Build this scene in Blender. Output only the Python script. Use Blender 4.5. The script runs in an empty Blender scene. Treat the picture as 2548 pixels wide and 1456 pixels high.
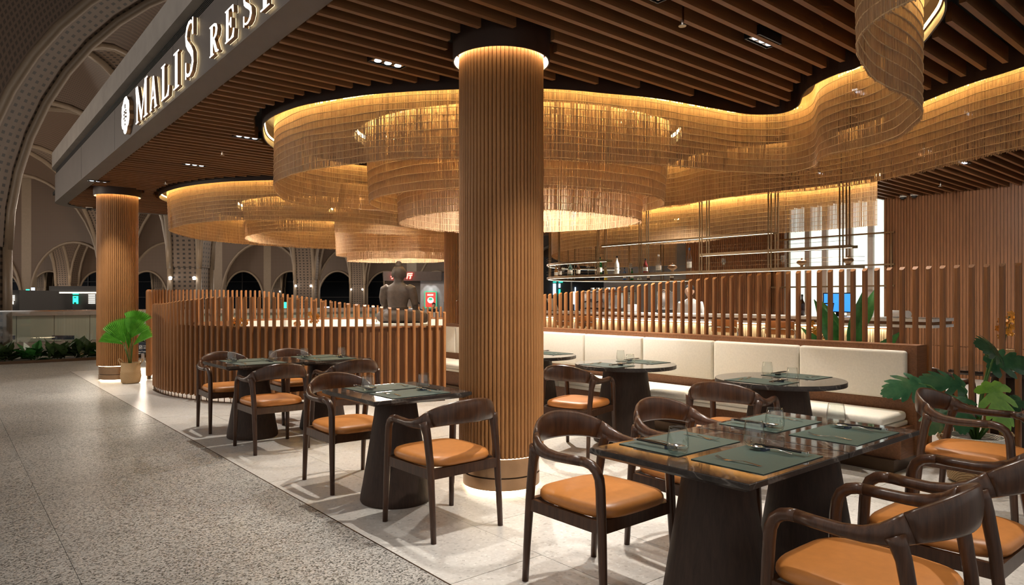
import bpy, bmesh, math, random
import numpy as np
from mathutils import Vector, Matrix
random.seed(7)
rng = np.random.default_rng(7)
scene = bpy.context.scene
COL = scene.collection

# ------------------------------------------------------------------ camera
CAM_H, F_PX, HORIZON = 1.38, 1700.0, 745.0
cam_d = bpy.data.cameras.new('camera'); cam = bpy.data.objects.new('camera', cam_d); COL.objects.link(cam)
cam.location = (0, 0, CAM_H); cam.rotation_euler = (math.pi/2, 0, 0)
cam_d.sensor_width = 36.0; cam_d.lens = 36.0*F_PX/2548.0
cam_d.shift_y = (HORIZON-728.0)/2548.0
cam_d.clip_start = 0.05; cam_d.clip_end = 300
scene.camera = cam

# ------------------------------------------------------------------ world and exposure
w = bpy.data.worlds.new('night_hall'); scene.world = w; w.use_nodes = True
wb = w.node_tree.nodes['Background']; wb.inputs[0].default_value = (1.0, 0.95, 0.89, 1); wb.inputs[1].default_value = 0.46
scene.view_settings.view_transform = 'Standard'
scene.view_settings.look = 'None'
scene.view_settings.gamma = 1.0
scene.view_settings.use_curve_mapping = False
scene.view_settings.exposure = 0.55
try:
    scene.cycles.use_denoising = True
    scene.cycles.max_bounces = 4; scene.cycles.diffuse_bounces = 3; scene.cycles.glossy_bounces = 2
    scene.cycles.use_adaptive_sampling = True; scene.cycles.adaptive_threshold = .05; scene.cycles.adaptive_min_samples = 24; scene.cycles.denoising_input_passes = 'RGB_ALBEDO_NORMAL'
    scene.cycles.transmission_bounces = 4; scene.cycles.transparent_max_bounces = 10
    scene.cycles.caustics_reflective = False; scene.cycles.caustics_refractive = False
    scene.cycles.sample_clamp_indirect = 6.0
except Exception:
    pass

# restaurant grid: s runs across the canopy (away from the walkway), t along the shopfront
ANG = math.atan2(0.641, 0.768)
D2 = Vector((math.cos(ANG), math.sin(ANG), 0)); D1 = Vector((-math.sin(ANG), math.cos(ANG), 0))
def G(s, t, z=0.0): return Vector((s*D2.x+t*D1.x, s*D2.y+t*D1.y, z))
def st(x, y): return (x*D2.x+y*D2.y, x*D1.x+y*D1.y)
def t_at(px, s):
    u = (px-1274)/F_PX
    return s*(D2.x-D2.y*u)/(D2.y+D2.x*u)
CEIL = 3.28

# hall and fill lamps
def area(name, loc, size, power, color, rot=(0, 0, 0), sy=None):
    d = bpy.data.lights.new(name, 'AREA'); d.energy = power; d.color = color; d.size = size
    if sy: d.shape = 'RECTANGLE'; d.size_y = sy
    o = bpy.data.objects.new(name, d); COL.objects.link(o); o.location = loc; o.rotation_euler = rot
    return o
def point(name, loc, power, color, r=0.1, parent=None):
    d = bpy.data.lights.new(name, 'POINT'); d.energy = power; d.color = color; d.shadow_soft_size = r
    o = bpy.data.objects.new(name, d); COL.objects.link(o); o.location = loc; o.parent = parent
    return o
def spot(name, loc, target, power, color, angle=70, blend=.6, r=.03, parent=None):
    d = bpy.data.lights.new(name, 'SPOT'); d.energy = power; d.color = color; d.shadow_soft_size = r
    d.spot_size = math.radians(angle); d.spot_blend = blend
    o = bpy.data.objects.new(name, d); COL.objects.link(o); o.location = loc
    o.rotation_euler = (Vector(target)-Vector(loc)).to_track_quat('-Z', 'Y').to_euler()
    o.parent = parent
    return o
WARM = (1.0, .80, .58); WARMW = (1.0, .95, .87)

# ------------------------------------------------------------------ materials
MATS = {}
def new_mat(name):
    m = bpy.data.materials.new(name); m.use_nodes = True
    nt = m.node_tree; b = nt.nodes['Principled BSDF']; MATS[name] = m
    return m, nt, b
def coords(nt, scale=(1, 1, 1), src='Object'):
    tc = nt.nodes.new('ShaderNodeTexCoord'); mp = nt.nodes.new('ShaderNodeMapping')
    mp.inputs['Scale'].default_value = scale
    nt.links.new(tc.outputs[src], mp.inputs['Vector']); return mp.outputs[0]
def noise(nt, vec, scale=5, detail=4, rough=.6, dist=0):
    n = nt.nodes.new('ShaderNodeTexNoise'); n.inputs['Scale'].default_value = scale
    n.inputs['Detail'].default_value = detail; n.inputs['Roughness'].default_value = rough
    n.inputs['Distortion'].default_value = dist
    nt.links.new(vec, n.inputs['Vector']); return n.outputs['Fac']
def ramp(nt, fac, stops, interp='LINEAR'):
    r = nt.nodes.new('ShaderNodeValToRGB'); r.color_ramp.interpolation = interp
    els = r.color_ramp.elements
    while len(els) < len(stops): els.new(.5)
    for e, (p, c) in zip(els, stops): e.position = p; e.color = (*c, 1)
    nt.links.new(fac, r.inputs[0]); return r.outputs[0]
def bump(nt, b, h, strength=.2, dist=.002):
    n = nt.nodes.new('ShaderNodeBump'); n.inputs['Strength'].default_value = strength; n.inputs['Distance'].default_value = dist
    nt.links.new(h, n.inputs['Height']); nt.links.new(n.outputs[0], b.inputs['Normal'])
def hsv_random(nt, col, amount=.18):
    oi = nt.nodes.new('ShaderNodeObjectInfo'); mr = nt.nodes.new('ShaderNodeMapRange')
    mr.inputs[3].default_value = 1-amount; mr.inputs[4].default_value = 1+amount
    nt.links.new(oi.outputs['Random'], mr.inputs[0])
    h = nt.nodes.new('ShaderNodeHueSaturation'); nt.links.new(mr.outputs[0], h.inputs['Value']); nt.links.new(col, h.inputs['Color'])
    return h.outputs[0]
def plain(name, c, rough=.5, metal=0., spec=.5, vary=.08, scale=8):
    m, nt, b = new_mat(name)
    v = coords(nt); f = noise(nt, v, scale)
    lo = tuple(x*(1-vary) for x in c); hi = tuple(min(1, x*(1+vary)) for x in c)
    nt.links.new(ramp(nt, f, [(.3, lo), (.7, hi)]), b.inputs['Base Color'])
    b.inputs['Roughness'].default_value = rough; b.inputs['Metallic'].default_value = metal
    b.inputs['Specular IOR Level'].default_value = spec
    return m
def wood(name, dark, light, rough=.45, stretch=(30, 30, 1.5), rand=.12, coat=0.):
    m, nt, b = new_mat(name)
    v = coords(nt, stretch); f = noise(nt, v, 2.2, 6, .65, .6)
    col = ramp(nt, f, [(.3, dark), (.5, tuple((a+c)/2 for a, c in zip(dark, light))), (.72, light)])
    if rand: col = hsv_random(nt, col, rand)
    nt.links.new(col, b.inputs['Base Color']); b.inputs['Roughness'].default_value = rough
    b.inputs['Specular IOR Level'].default_value = .32; b.inputs['Coat Weight'].default_value = coat; b.inputs['Coat Roughness'].default_value = .2
    bump(nt, b, f, .08, .001)
    return m
def emit(name, c, s):
    m, nt, b = new_mat(name)
    b.inputs['Base Color'].default_value = (*c, 1); b.inputs['Emission Color'].default_value = (*c, 1)
    b.inputs['Emission Strength'].default_value = s
    return m
def glassm(name, tint=(1, 1, 1), rough=0., ior=1.45):
    m, nt, b = new_mat(name)
    b.inputs['Base Color'].default_value = (*tint, 1); b.inputs['Transmission Weight'].default_value = 1
    b.inputs['Roughness'].default_value = rough; b.inputs['IOR'].default_value = ior
    return m

wood('wood_ceiling', (.15, .066, .026), (.28, .128, .052), .5, (1.2, 30, 30), .14)
wood('wood_screen', (.195, .079, .026), (.335, .146, .051), .42, (30, 30, 1.3), .13)
wood('wood_column', (.25, .109, .035), (.40, .185, .064), .42, (30, 30, 1.2), .10)
wood('wood_panel', (.15, .066, .028), (.24, .110, .046), .45, (22, 22, 1.0), .05)
wood('wood_wall', (.145, .060, .025), (.25, .108, .045), .45, (30, 30, 1.0), .12)
wood('walnut', (.030, .0125, .0065), (.078, .034, .017), .32, (22, 22, 2.0), .08, .12)
wood('dark_oak', (.018, .0092, .0056), (.043, .022, .0135), .65, (26, 26, 1.3), .05)
wood('bench_wood', (.15, .063, .028), (.26, .115, .052), .42, (2, 26, 26), .05)
plain('bronze', (.36, .22, .125), .34, .9, vary=.1)
plain('bronze_dark', (.10, .062, .038), .35, .85)
plain('brass_frame', (.22, .15, .085), .30, .9)
plain('trough_brown', (.035, .016, .009), .5)
plain('black_void', (.006, .005, .004), .8)
plain('fascia_bronze', (.125, .102, .090), .55, 0., vary=.06, scale=3)
plain('fascia_concrete', (.30, .265, .235), .65, vary=.14, scale=2.5)
plain('groove_black', (.02, .017, .014), .6)
plain('leather_tan', (.46, .172, .040), .42, spec=.45, vary=.07, scale=25)
plain('cream_fabric', (.76, .71, .62), .85, vary=.05, scale=60)
plain('mat_green', (.028, .053, .042), .55, vary=.12, scale=90)
plain('steel', (.72, .70, .67), .12, 1.0, vary=.03)
plain('chrome', (.70, .68, .66), .10, 1.0, vary=.02)
plain('black_lacquer', (.012, .010, .010), .25)
plain('statue_stone', (.075, .055, .043), .62, vary=.22, scale=14)
plain('white_stone', (.78, .75, .70), .5)
plain('counter_white', (.70, .68, .66), .35)
plain('stall_grey', (.44, .43, .46), .6)
plain('stall_brown', (.13, .10, .09), .6)
plain('kitchen_grey', (.13, .13, .15), .5)
plain('machine_metal', (.45, .44, .43), .25, .8)
plain('sign_navy', (.018, .028, .050), .5)
plain('paper_white', (.80, .80, .80), .6)
plain('hall_floor', (.20, .18, .16), .35)
plain('hall_rib', (.19, .142, .098), .45, vary=.06)
plain('soil', (.05, .032, .02), .9)
plain('rubber', (.03, .03, .03), .7)
plain('skin', (.50, .30, .20), .55)
plain('hair_black', (.012, .010, .010), .5)
plain('coat_white', (.78, .77, .75), .8)
plain('cloth_dark', (.03, .032, .04), .8)
plain('orchid_orange', (.80, .34, .03), .5, vary=.3, scale=40)
plain('mullion', (.10, .09, .085), .5)
plain('cord', (.62, .44, .24), .7, vary=.05)
plain('wall_dark', (.022, .020, .020), .7)
plain('ledge_beige', (.50, .42, .36), .6)
plain('bowl_wood', (.30, .15, .06), .45, vary=.25, scale=30)
def thin_glass(name, tint=(.97, .985, .975), amount=.9):
    m, nt, b = new_mat(name)
    tp = nt.nodes.new('ShaderNodeBsdfTransparent'); tp.inputs[0].default_value = (*tint, 1)
    gl = nt.nodes.new('ShaderNodeBsdfGlossy'); gl.inputs['Roughness'].default_value = .02
    lw_ = nt.nodes.new('ShaderNodeLayerWeight'); lw_.inputs[0].default_value = .5
    pw_ = nt.nodes.new('ShaderNodeMath'); pw_.operation = 'POWER'; pw_.inputs[1].default_value = 4.0; nt.links.new(lw_.outputs['Facing'], pw_.inputs[0])
    mu = nt.nodes.new('ShaderNodeMath'); mu.operation = 'MULTIPLY_ADD'; mu.inputs[1].default_value = amount*.75; mu.inputs[2].default_value = .06; nt.links.new(pw_.outputs[0], mu.inputs[0])
    mx = nt.nodes.new('ShaderNodeMixShader'); nt.links.new(mu.outputs[0], mx.inputs[0]); nt.links.new(tp.outputs[0], mx.inputs[1]); nt.links.new(gl.outputs[0], mx.inputs[2])
    nt.links.new(mx.outputs[0], nt.nodes['Material Output'].inputs[0])
thin_glass('clear_glass'); glassm('bottle_green', (.05, .55, .10)); glassm('bottle_teal', (.45, .85, .85))
plain('bottle_amber', (.30, .12, .02), .08); plain('bottle_brown', (.07, .025, .01), .08); plain('bottle_milk', (.75, .72, .66), .2)
plain('bottle_wine', (.03, .012, .012), .08); plain('bottle_yellow', (.65, .50, .04), .1); plain('bottle_red', (.14, .02, .02), .1)
plain('bottle_blue', (.05, .12, .30), .1); plain('bottle_label', (.70, .66, .58), .6)
emit('led_gold', (1.0, .68, .23), 38.0)
emit('led_bright', (1.0, .70, .25), 75.0)
emit('led_warm', (1.0, .80, .52), 45.0)
emit('led_floor', (1.0, .80, .50), 17.0)
emit('led_bar', (1.0, .86, .64), 14.0)
emit('led_rack', (1.0, .86, .62), 3.5)
emit('sign_white', (1.0, .95, .88), 1.7)
emit('sign_halo', (1.0, .80, .45), 2.0)
emit('light_panel', (.90, 1.0, .93), .62)
emit('lamp_lens', (.75, .87, 1.0), 1.3)
emit('hall_spot', (1.0, .93, .82), 9.0)
emit('neon_red', (1.0, .10, .08), 6.0)
emit('sign_green', (.02, .80, .45), 2.0)
emit('sign_cool', (.55, .75, 1.0), 2.2)
emit('sign_pale', (1.0, .92, .78), 2.2)
emit('screen_blue', (.03, .22, .75), 1.2)
emit('screen_navy', (.015, .05, .16), .9)
emit('screen_lines', (.35, .65, 1.0), 1.2)
emit('poster_red', (.62, .06, .05), .75); emit('poster_green', (.05, .40, .22), .75); emit('poster_white', (.95, .92, .85), .85)

def m_granite():
    m, nt, b = new_mat('granite'); v = coords(nt)
    vo = nt.nodes.new('ShaderNodeTexVoronoi'); vo.inputs['Scale'].default_value = 115; nt.links.new(v, vo.inputs['Vector'])
    sep = nt.nodes.new('ShaderNodeSeparateColor'); nt.links.new(vo.outputs['Color'], sep.inputs[0])
    c1 = ramp(nt, sep.outputs[0], [(.0, (.06, .055, .05)), (.2, (.17, .16, .145)), (.34, (.34, .325, .30)), (.75, (.47, .45, .42)), (1, (.60, .575, .54))])
    f = noise(nt, v, .9, 3); c2 = ramp(nt, f, [(.3, (.80, .79, .78)), (.7, (1.0, .985, .96))])
    mx = nt.nodes.new('ShaderNodeMix'); mx.data_type = 'RGBA'; mx.blend_type = 'MULTIPLY'; mx.inputs[0].default_value = 1
    nt.links.new(c1, mx.inputs[6]); nt.links.new(c2, mx.inputs[7])
    nt.links.new(hsv_random(nt, mx.outputs[2], .07), b.inputs['Base Color']); b.inputs['Roughness'].default_value = .38
m_granite()
def m_terrazzo():
    m, nt, b = new_mat('terrazzo'); v = coords(nt)
    vo = nt.nodes.new('ShaderNodeTexVoronoi'); vo.inputs['Scale'].default_value = 70; nt.links.new(v, vo.inputs['Vector'])
    sep = nt.nodes.new('ShaderNodeSeparateColor'); nt.links.new(vo.outputs['Color'], sep.inputs[0])
    c1 = ramp(nt, sep.outputs[0], [(.0, (.38, .35, .32)), (.06, (.52, .485, .445)), (.5, (.56, .525, .485)), (.94, (.59, .555, .515)), (1, (.68, .65, .61))])
    nt.links.new(hsv_random(nt, c1, .035), b.inputs['Base Color']); b.inputs['Roughness'].default_value = .33
    b.inputs['Specular IOR Level'].default_value = .4
m_terrazzo()
def m_marble():
    m, nt, b = new_mat('marble_dark'); v = coords(nt)
    n1 = nt.nodes.new('ShaderNodeTexNoise'); n1.inputs['Scale'].default_value = 2.2; n1.inputs['Detail'].default_value = 5; n1.inputs['Distortion'].default_value = .9
    nt.links.new(v, n1.inputs['Vector'])
    vein = ramp(nt, n1.outputs['Fac'], [(.488, (0, 0, 0)), (.5, (1, 1, 1)), (.512, (0, 0, 0))])
    f = noise(nt, v, 40, 3); base = ramp(nt, f, [(.3, (.016, .012, .010)), (.7, (.040, .030, .025))])
    mx = nt.nodes.new('ShaderNodeMix'); mx.data_type = 'RGBA'; nt.links.new(vein, mx.inputs[0]); nt.links.new(base, mx.inputs[6])
    mx.inputs[7].default_value = (.30, .27, .24, 1); 
    sc = nt.nodes.new('ShaderNodeMath'); sc.operation = 'MULTIPLY'; sc.inputs[1].default_value = .30
    nt.links.new(vein, sc.inputs[0]); nt.links.new(sc.outputs[0], mx.inputs[0])
    nt.links.new(mx.outputs[2], b.inputs['Base Color']); b.inputs['Roughness'].default_value = .06
    b.inputs['Specular IOR Level'].default_value = .6
    e = m.copy(); e.name = 'marble_edge'; MATS['marble_edge'] = e; eb = e.node_tree.nodes['Principled BSDF']; eb.inputs['Roughness'].default_value = .38; eb.inputs['Specular IOR Level'].default_value = .3
m_marble()
def m_bamboo(name, dark, light):
    m, nt, b = new_mat(name); v = coords(nt, (60, 60, 3)); f = noise(nt, v, 3, 3)
    col = ramp(nt, f, [(.3, dark), (.7, light)])
    nt.links.new(col, b.inputs['Base Color']); b.inputs['Roughness'].default_value = .55
    tr = nt.nodes.new('ShaderNodeBsdfTranslucent'); nt.links.new(col, tr.inputs[0])
    mx = nt.nodes.new('ShaderNodeMixShader'); mx.inputs[0].default_value = .22
    nt.links.new(b.outputs[0], mx.inputs[1]); nt.links.new(tr.outputs[0], mx.inputs[2])
    nt.links.new(mx.outputs[0], nt.nodes['Material Output'].inputs[0])
m_bamboo('bamboo_stick', (.38, .215, .108), (.64, .41, .225))
m_bamboo('bamboo_cladding', (.50, .36, .20), (.80, .64, .42))
def m_woven(name, c1, c2):
    m, nt, b = new_mat(name); v = coords(nt)
    wv = nt.nodes.new('ShaderNodeTexWave'); wv.wave_type = 'BANDS'; wv.bands_direction = 'DIAGONAL'; wv.inputs['Scale'].default_value = 40; wv.inputs['Distortion'].default_value = 3
    nt.links.new(v, wv.inputs['Vector']); nt.links.new(ramp(nt, wv.outputs['Fac'], [(.2, c1), (.8, c2)]), b.inputs['Base Color'])
    b.inputs['Roughness'].default_value = .75; bump(nt, b, wv.outputs['Fac'], .5, .004)
m_woven('woven_tan', (.30, .18, .08), (.55, .37, .19)); m_woven('woven_white', (.62, .58, .52), (.80, .76, .70)); m_woven('woven_dark', (.16, .09, .04), (.34, .22, .11))
def m_leaf(name, c1, c2, rough=.32):
    m, nt, b = new_mat(name); v = coords(nt, (1, 1, 1)); f = noise(nt, v, 9, 3)
    col = hsv_random(nt, ramp(nt, f, [(.3, c1), (.7, c2)]), .15)
    nt.links.new(col, b.inputs['Base Color']); b.inputs['Roughness'].default_value = rough
    tr = nt.nodes.new('ShaderNodeBsdfTranslucent'); nt.links.new(col, tr.inputs[0])
    mx = nt.nodes.new('ShaderNodeMixShader'); mx.inputs[0].default_value = .3
    nt.links.new(b.outputs[0], mx.inputs[1]); nt.links.new(tr.outputs[0], mx.inputs[2]); nt.links.new(mx.outputs[0], nt.nodes['Material Output'].inputs[0])
m_leaf('leaf_palm', (.09, .33, .03), (.20, .55, .07)); m_leaf('leaf_monstera', (.016, .062, .028), (.045, .125, .058), .25)
m_leaf('leaf_lime', (.10, .26, .02), (.22, .42, .05)); m_leaf('leaf_blade', (.02, .10, .02), (.06, .24, .05)); m_leaf('leaf_dark', (.02, .045, .015), (.06, .10, .035))
m_leaf('stem_green', (.05, .12, .02), (.11, .22, .05))
def m_lattice(name, c_hole, c_body, sx, sy, mortar=.28):
    m, nt, b = new_mat(name); v = coords(nt, (sx, sy, 1), 'UV')
    br = nt.nodes.new('ShaderNodeTexBrick'); br.offset = 0.0; br.inputs['Scale'].default_value = 1
    br.inputs['Brick Width'].default_value = 1; br.inputs['Row Height'].default_value = 1
    br.inputs['Mortar Size'].default_value = mortar; br.inputs['Mortar Smooth'].default_value = .1
    br.inputs['Color1'].default_value = (*c_hole, 1); br.inputs['Color2'].default_value = (*c_hole, 1); br.inputs['Mortar'].default_value = (*c_body, 1)
    nt.links.new(v, br.inputs['Vector']); nt.links.new(br.outputs[0], b.inputs['Base Color']); b.inputs['Roughness'].default_value = .6
m_lattice('vault_lattice', (.045, .027, .017), (.105, .066, .043), 150, 150, .22)
m_lattice('trunk_lattice', (.014, .009, .006), (.125, .086, .060), 1, 1, .30)
def m_frost():
    m, nt, b = new_mat('frosted_glass'); v = coords(nt); f = noise(nt, v, 1.2, 2)
    nt.links.new(ramp(nt, f, [(.3, (.46, .50, .40)), (.7, (.60, .63, .51))]), b.inputs['Base Color']); b.inputs['Roughness'].default_value = .35
m_frost()

# ------------------------------------------------------------------ mesh helpers
class MB:
    def __init__(self): self.v = []; self.f = []; self.uv = None
    def add(self, v, f):
        o = len(self.v); self.v.extend([tuple(p) for p in v]); self.f.extend([tuple(i+o for i in q) for q in f]); return self
    def box(self, c, d, rot=None):
        x, y, z = d[0]/2, d[1]/2, d[2]/2
        vs = [Vector((sx*x, sy*y, sz*z)) for sz in (-1, 1) for sy in (-1, 1) for sx in (-1, 1)]
        if rot is not None: vs = [rot @ p for p in vs]
        vs = [p+Vector(c) for p in vs]
        return self.add(vs, [(0, 2, 3, 1), (4, 5, 7, 6), (0, 1, 5, 4), (2, 6, 7, 3), (0, 4, 6, 2), (1, 3, 7, 5)])
    def box2(self, a, b): return self.box([(p+q)/2 for p, q in zip(a, b)], [abs(q-p) for p, q in zip(a, b)])
    def bev(self, a, b, r=.01):
        # box with bevelled edges
        bm = bmesh.new(); bmesh.ops.create_cube(bm, size=1)
        for v in bm.verts: v.co = Vector([(p+q)/2+c*abs(q-p) for p, q, c in zip(a, b, v.co)])
        bmesh.ops.bevel(bm, geom=bm.edges[:], offset=r, segments=3, affect='EDGES', profile=.5)
        bm.verts.ensure_lookup_table(); bm.verts.index_update()
        self.add([v.co.copy() for v in bm.verts], [[v.index for v in f.verts] for f in bm.faces]); bm.free(); return self
    def loft(self, rings, cap=True, closed=False):
        n = len(rings[0]); vs = [p for r in rings for p in r]; fs = []
        m = len(rings)
        for i in range(m if closed else m-1):
            a, b = i*n, ((i+1) % m)*n
            for j in range(n): fs.append((a+j, a+(j+1) % n, b+(j+1) % n, b+j))
        if cap and not closed: fs.append(tuple(range(n-1, -1, -1))); fs.append(tuple(range((m-1)*n, m*n)))
        return self.add(vs, fs)
    def lathe(self, prof, n=24, c=(0, 0, 0), cap=True, power=2):
        rings = []
        for r, z in prof: rings.append([(c[0]+r*math.cos(2*math.pi*k/n), c[1]+r*math.sin(2*math.pi*k/n), c[2]+z) for k in range(n)])
        return self.loft(rings, cap)
    def tube(self, pts, rad, n=8, ref=None, b=None, closed=False, cap=True):
        pts = [Vector(p) for p in pts]; m = len(pts)
        rad = rad if hasattr(rad, '__len__') else [rad]*m
        b = rad if b is None else b
        rings = []; N = None
        for i, p in enumerate(pts):
            if closed: T = (pts[(i+1) % m]-pts[i-1]).normalized()
            else: T = (pts[min(i+1, m-1)]-pts[max(i-1, 0)]).normalized()
            if ref is not None:
                S = T.cross(Vector(ref)); S = S.normalized() if S.length > 1e-4 else Vector((1, 0, 0)); U = S.cross(T)
            else:
                if N is None:
                    N = T.orthogonal().normalized()
                else:
                    N = (N-T*N.dot(T)).normalized()
                S = N; U = T.cross(S)
            rings.append([p+S*(rad[i]*math.cos(2*math.pi*k/n))+U*(b[i]*math.sin(2*math.pi*k/n)) for k in range(n)])
        return self.loft(rings, cap, closed)
    def poly(self, pts, h0, h1, plane=None):
        # extruded outline; plane maps (u, v, w) to 3-D
        plane = plane or (lambda u, v, q: (u, v, q)); n = len(pts)
        vs = [plane(u, v, h0) for u, v in pts]+[plane(u, v, h1) for u, v in pts]
        fs = [tuple(range(n-1, -1, -1)), tuple(range(n, 2*n))]+[(i, (i+1) % n, n+(i+1) % n, n+i) for i in range(n)]
        return self.add(vs, fs)
    def mesh(self, name, mat, smooth=False, fix=True):
        me = bpy.data.meshes.new(name); me.from_pydata(self.v, [], self.f); me.update()
        if fix:
            bm = bmesh.new(); bm.from_mesh(me); bmesh.ops.recalc_face_normals(bm, faces=bm.faces[:]); bm.to_mesh(me); bm.free()
        me.materials.append(MATS[mat] if isinstance(mat, str) else mat)
        if smooth: me.polygons.foreach_set('use_smooth', [True]*len(me.polygons))
        return me
    def obj(self, name, mat, parent=None, smooth=False, fix=True, angle=None):
        me = self.mesh(name, mat, smooth, fix)
        if smooth and angle:
            me.set_sharp_from_angle(angle=math.radians(angle))
        return put(name, me, parent)
def put(name, me, parent=None, loc=None, rotz=0., scale=None):
    o = bpy.data.objects.new(name, me); COL.objects.link(o)
    if parent is not None: o.parent = parent
    if loc is not None: o.location = loc
    if rotz: o.rotation_euler = (0, 0, rotz)
    if scale is not None: o.scale = scale
    return o
def tag(o, label=None, cat=None, group=None, kind=None):
    if label: o['label'] = label
    if cat: o['category'] = cat
    if group: o['group'] = group
    if kind: o['kind'] = kind
    return o
def empty(name, loc=(0, 0, 0), rotz=0., label=None, cat=None, group=None, kind=None):
    o = bpy.data.objects.new(name, None); COL.objects.link(o); o.location = loc; o.rotation_euler = (0, 0, rotz); o.empty_display_size = .1
    return tag(o, label, cat, group, kind)
KIDS = {}
def copy_tree(o, parent=None):
    c = o.copy(); COL.objects.link(c); c.parent = parent
    for ch in list(o.children): copy_tree(ch, c)
    return c
def catmull(pts, closed=False, step=.05):
    P = [np.array(p, float) for p in pts]; n = len(P); out = []
    rngi = range(n) if closed else range(n-1)
    for i in rngi:
        if closed: p0, p1, p2, p3 = P[i-1], P[i], P[(i+1) % n], P[(i+2) % n]
        else: p0, p1, p2, p3 = P[max(i-1, 0)], P[i], P[i+1], P[min(i+2, n-1)]
        m = max(2, int(np.linalg.norm(p2[:2]-p1[:2])/step))
        for k in range(m):
            t = k/m
            out.append(.5*((2*p1)+(p2-p0)*t+(2*p0-5*p1+4*p2-p3)*t*t+(3*p1-p0-3*p2+p3)*t**3))
    if not closed: out.append(P[-1])
    return np.array(out)
UNIT = MB().box((0, 0, 0), (1, 1, 1))
# ================================================================== FLOORS
def grid_floor(root_name, label, rows, cols_of, mat, gap, top, thick, piece):
    root = empty(root_name, (0, 0, 0), ANG, label, None, None, 'structure')
    shared = {}
    for i, (s0, s1) in enumerate(rows):
        for (t0, t1) in cols_of(i):
            key = (round(s1-s0, 3), round(t1-t0, 3))
            if key not in shared:
                shared[key] = MB().box((0, 0, -thick/2), (key[0]-gap, key[1]-gap, thick)).mesh(piece, mat)
            put(piece, shared[key], root, ((s0+s1)/2, (t0+t1)/2, top+random.uniform(-.0004, .0004)))
    return root
S0 = 1.886
rows = [(S0+.6*i, S0+.6*(i+1)) for i in range(20)]
def cols(i):
    off = (2.73-.0) if i % 2 == 0 else 3.33
    ts = [t for t in [off+1.2*k for k in range(-4, 13)] if .4 < t < 15.4]
    ts = [.3]+ts+[15.4]
    return [(a, b) for a, b in zip(ts[:-1], ts[1:]) if b-a > .05]
grid_floor('floor', 'pale terrazzo tile floor of the restaurant', rows, cols, 'terrazzo', .0035, 0, .02, 'tile')
grows = [(S0-1.366*(i+1), S0-1.366*i) for i in range(8)]
def gcols(i):
    ts = [-1.2+2.4*k+(1.2 if i % 2 else 0) for k in range(0, 9)]
    return list(zip(ts[:-1], ts[1:]))
grid_floor('floor_walkway', 'speckled grey granite floor of the public walkway', grows, gcols, 'granite', .003, 0, .02, 'granite_slab')
# granite strip behind the canopy and hall floor far beyond
tag(MB().box2((1.886, 15.403, -.02), (14.4, 18.0, 0)).obj('floor_strip', 'granite'), 'granite floor strip behind the restaurant', None, None, 'structure').rotation_euler.z = ANG
sub = tag(MB().box2((-70, -3, -.06), (70, 76, -.03)).obj('floor_hall', 'hall_floor'), 'dim polished floor of the airport hall', None, None, 'structure')
# thin dark metal strip between granite and terrazzo
tr = tag(MB().box2((S0-.004, .2, -.01), (S0+.004, 15.4, .0012)).obj('trim_1', 'bronze_dark'), 'thin metal strip between granite and terrazzo', None, None, 'structure'); tr.rotation_euler.z = ANG

# ================================================================== CURTAIN PATHS (plan)
ZT = 3.34
def ell(cx, cy, rx, ry, dz, wob=.0, n=14):
    return [(cx+rx*math.cos(2*math.pi*k/n)*(1+wob*math.sin(3*k)), cy+ry*math.sin(2*math.pi*k/n), dz) for k in range(n)]
PATH_A = [(2.55, 1.9, 1.17), (1.95, 2.25, 1.17), (1.60, 2.72, 1.17), (1.58, 3.15, 1.17), (1.88, 3.6, 1.17), (2.33, 4.0, 1.17), (2.62, 4.35, 1.17),
          (2.76, 4.7, 1.18), (2.86, 5.1, 1.2), (2.84, 5.45, 1.22), (2.74, 5.64, 1.22), (2.70, 5.99, 1.23), (2.835, 6.5, 1.24), (2.72, 6.83, 1.25), (2.33, 6.88, 1.27), (1.862, 6.65, 1.26),
          (1.293, 6.35, 1.25), (.825, 6.2, 1.25), (.27, 6.06, 1.25), (-.47, 6.08, 1.25), (-1.145, 6.2, 1.25), (-1.59, 6.38, 1.24), (-2.0, 6.62, 1.24), (-2.416, 7.07, 1.23),
          (-2.64, 7.6, 1.23), (-2.76, 8.15, 1.22), (-2.68, 8.75, 1.22), (-2.3, 9.3, 1.23), (-1.6, 9.7, 1.24), (-.5, 9.9, 1.25), (.6, 9.85, 1.25), (1.5, 9.6, 1.25), (2.18, 9.28, 1.26),
          (2.42, 8.74, 1.25), (2.82, 8.34, 1.25), (3.22, 8.08, 1.25), (3.5, 7.8, 1.24), (3.75, 7.3, 1.23), (3.9, 6.6, 1.22), (3.99, 5.91, 1.22), (4.12, 5.5, 1.22), (4.3, 4.8, 1.22), (4.65, 4.0, 1.22)]
PATH_B = ell(.07, 7.86, 1.73, 1.42, 1.07, .01)
PATH_D = ell(.09, 8.02, 1.45, 1.2, .89, .01)
PATH_E = [(x, y, 1.24) for x, y in [(-6.0, 11.96), (-5.54, 11.44), (-5.0, 11.03), (-4.45, 10.77), (-3.98, 10.66), (-3.5, 10.62), (-2.8, 10.75), (-2.2, 11.2), (-1.7, 11.95), (-1.2, 12.75), (-.62, 13.4), (-.28, 14.3), (-.36, 15.4), (-1.1, 16.5),
          (-2.9, 16.95), (-4.35, 16.85), (-5.4, 16.3), (-6.1, 15.5), (-6.46, 14.24), (-6.42, 13.3), (-6.3, 12.5)]]
PATH_F = [(x, y, 1.21) for x, y in [(-5.15, 13.1), (-4.67, 12.55), (-4.18, 12.28), (-3.6, 12.25), (-2.8, 12.45), (-2.0, 12.7), (-1.15, 13.05), (-.66, 13.9), (-.68, 15.1), (-1.4, 16.0), (-2.8, 16.45), (-4, 16.3), (-4.9, 15.7), (-5.4, 14.8), (-5.42, 13.9)]]
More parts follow.
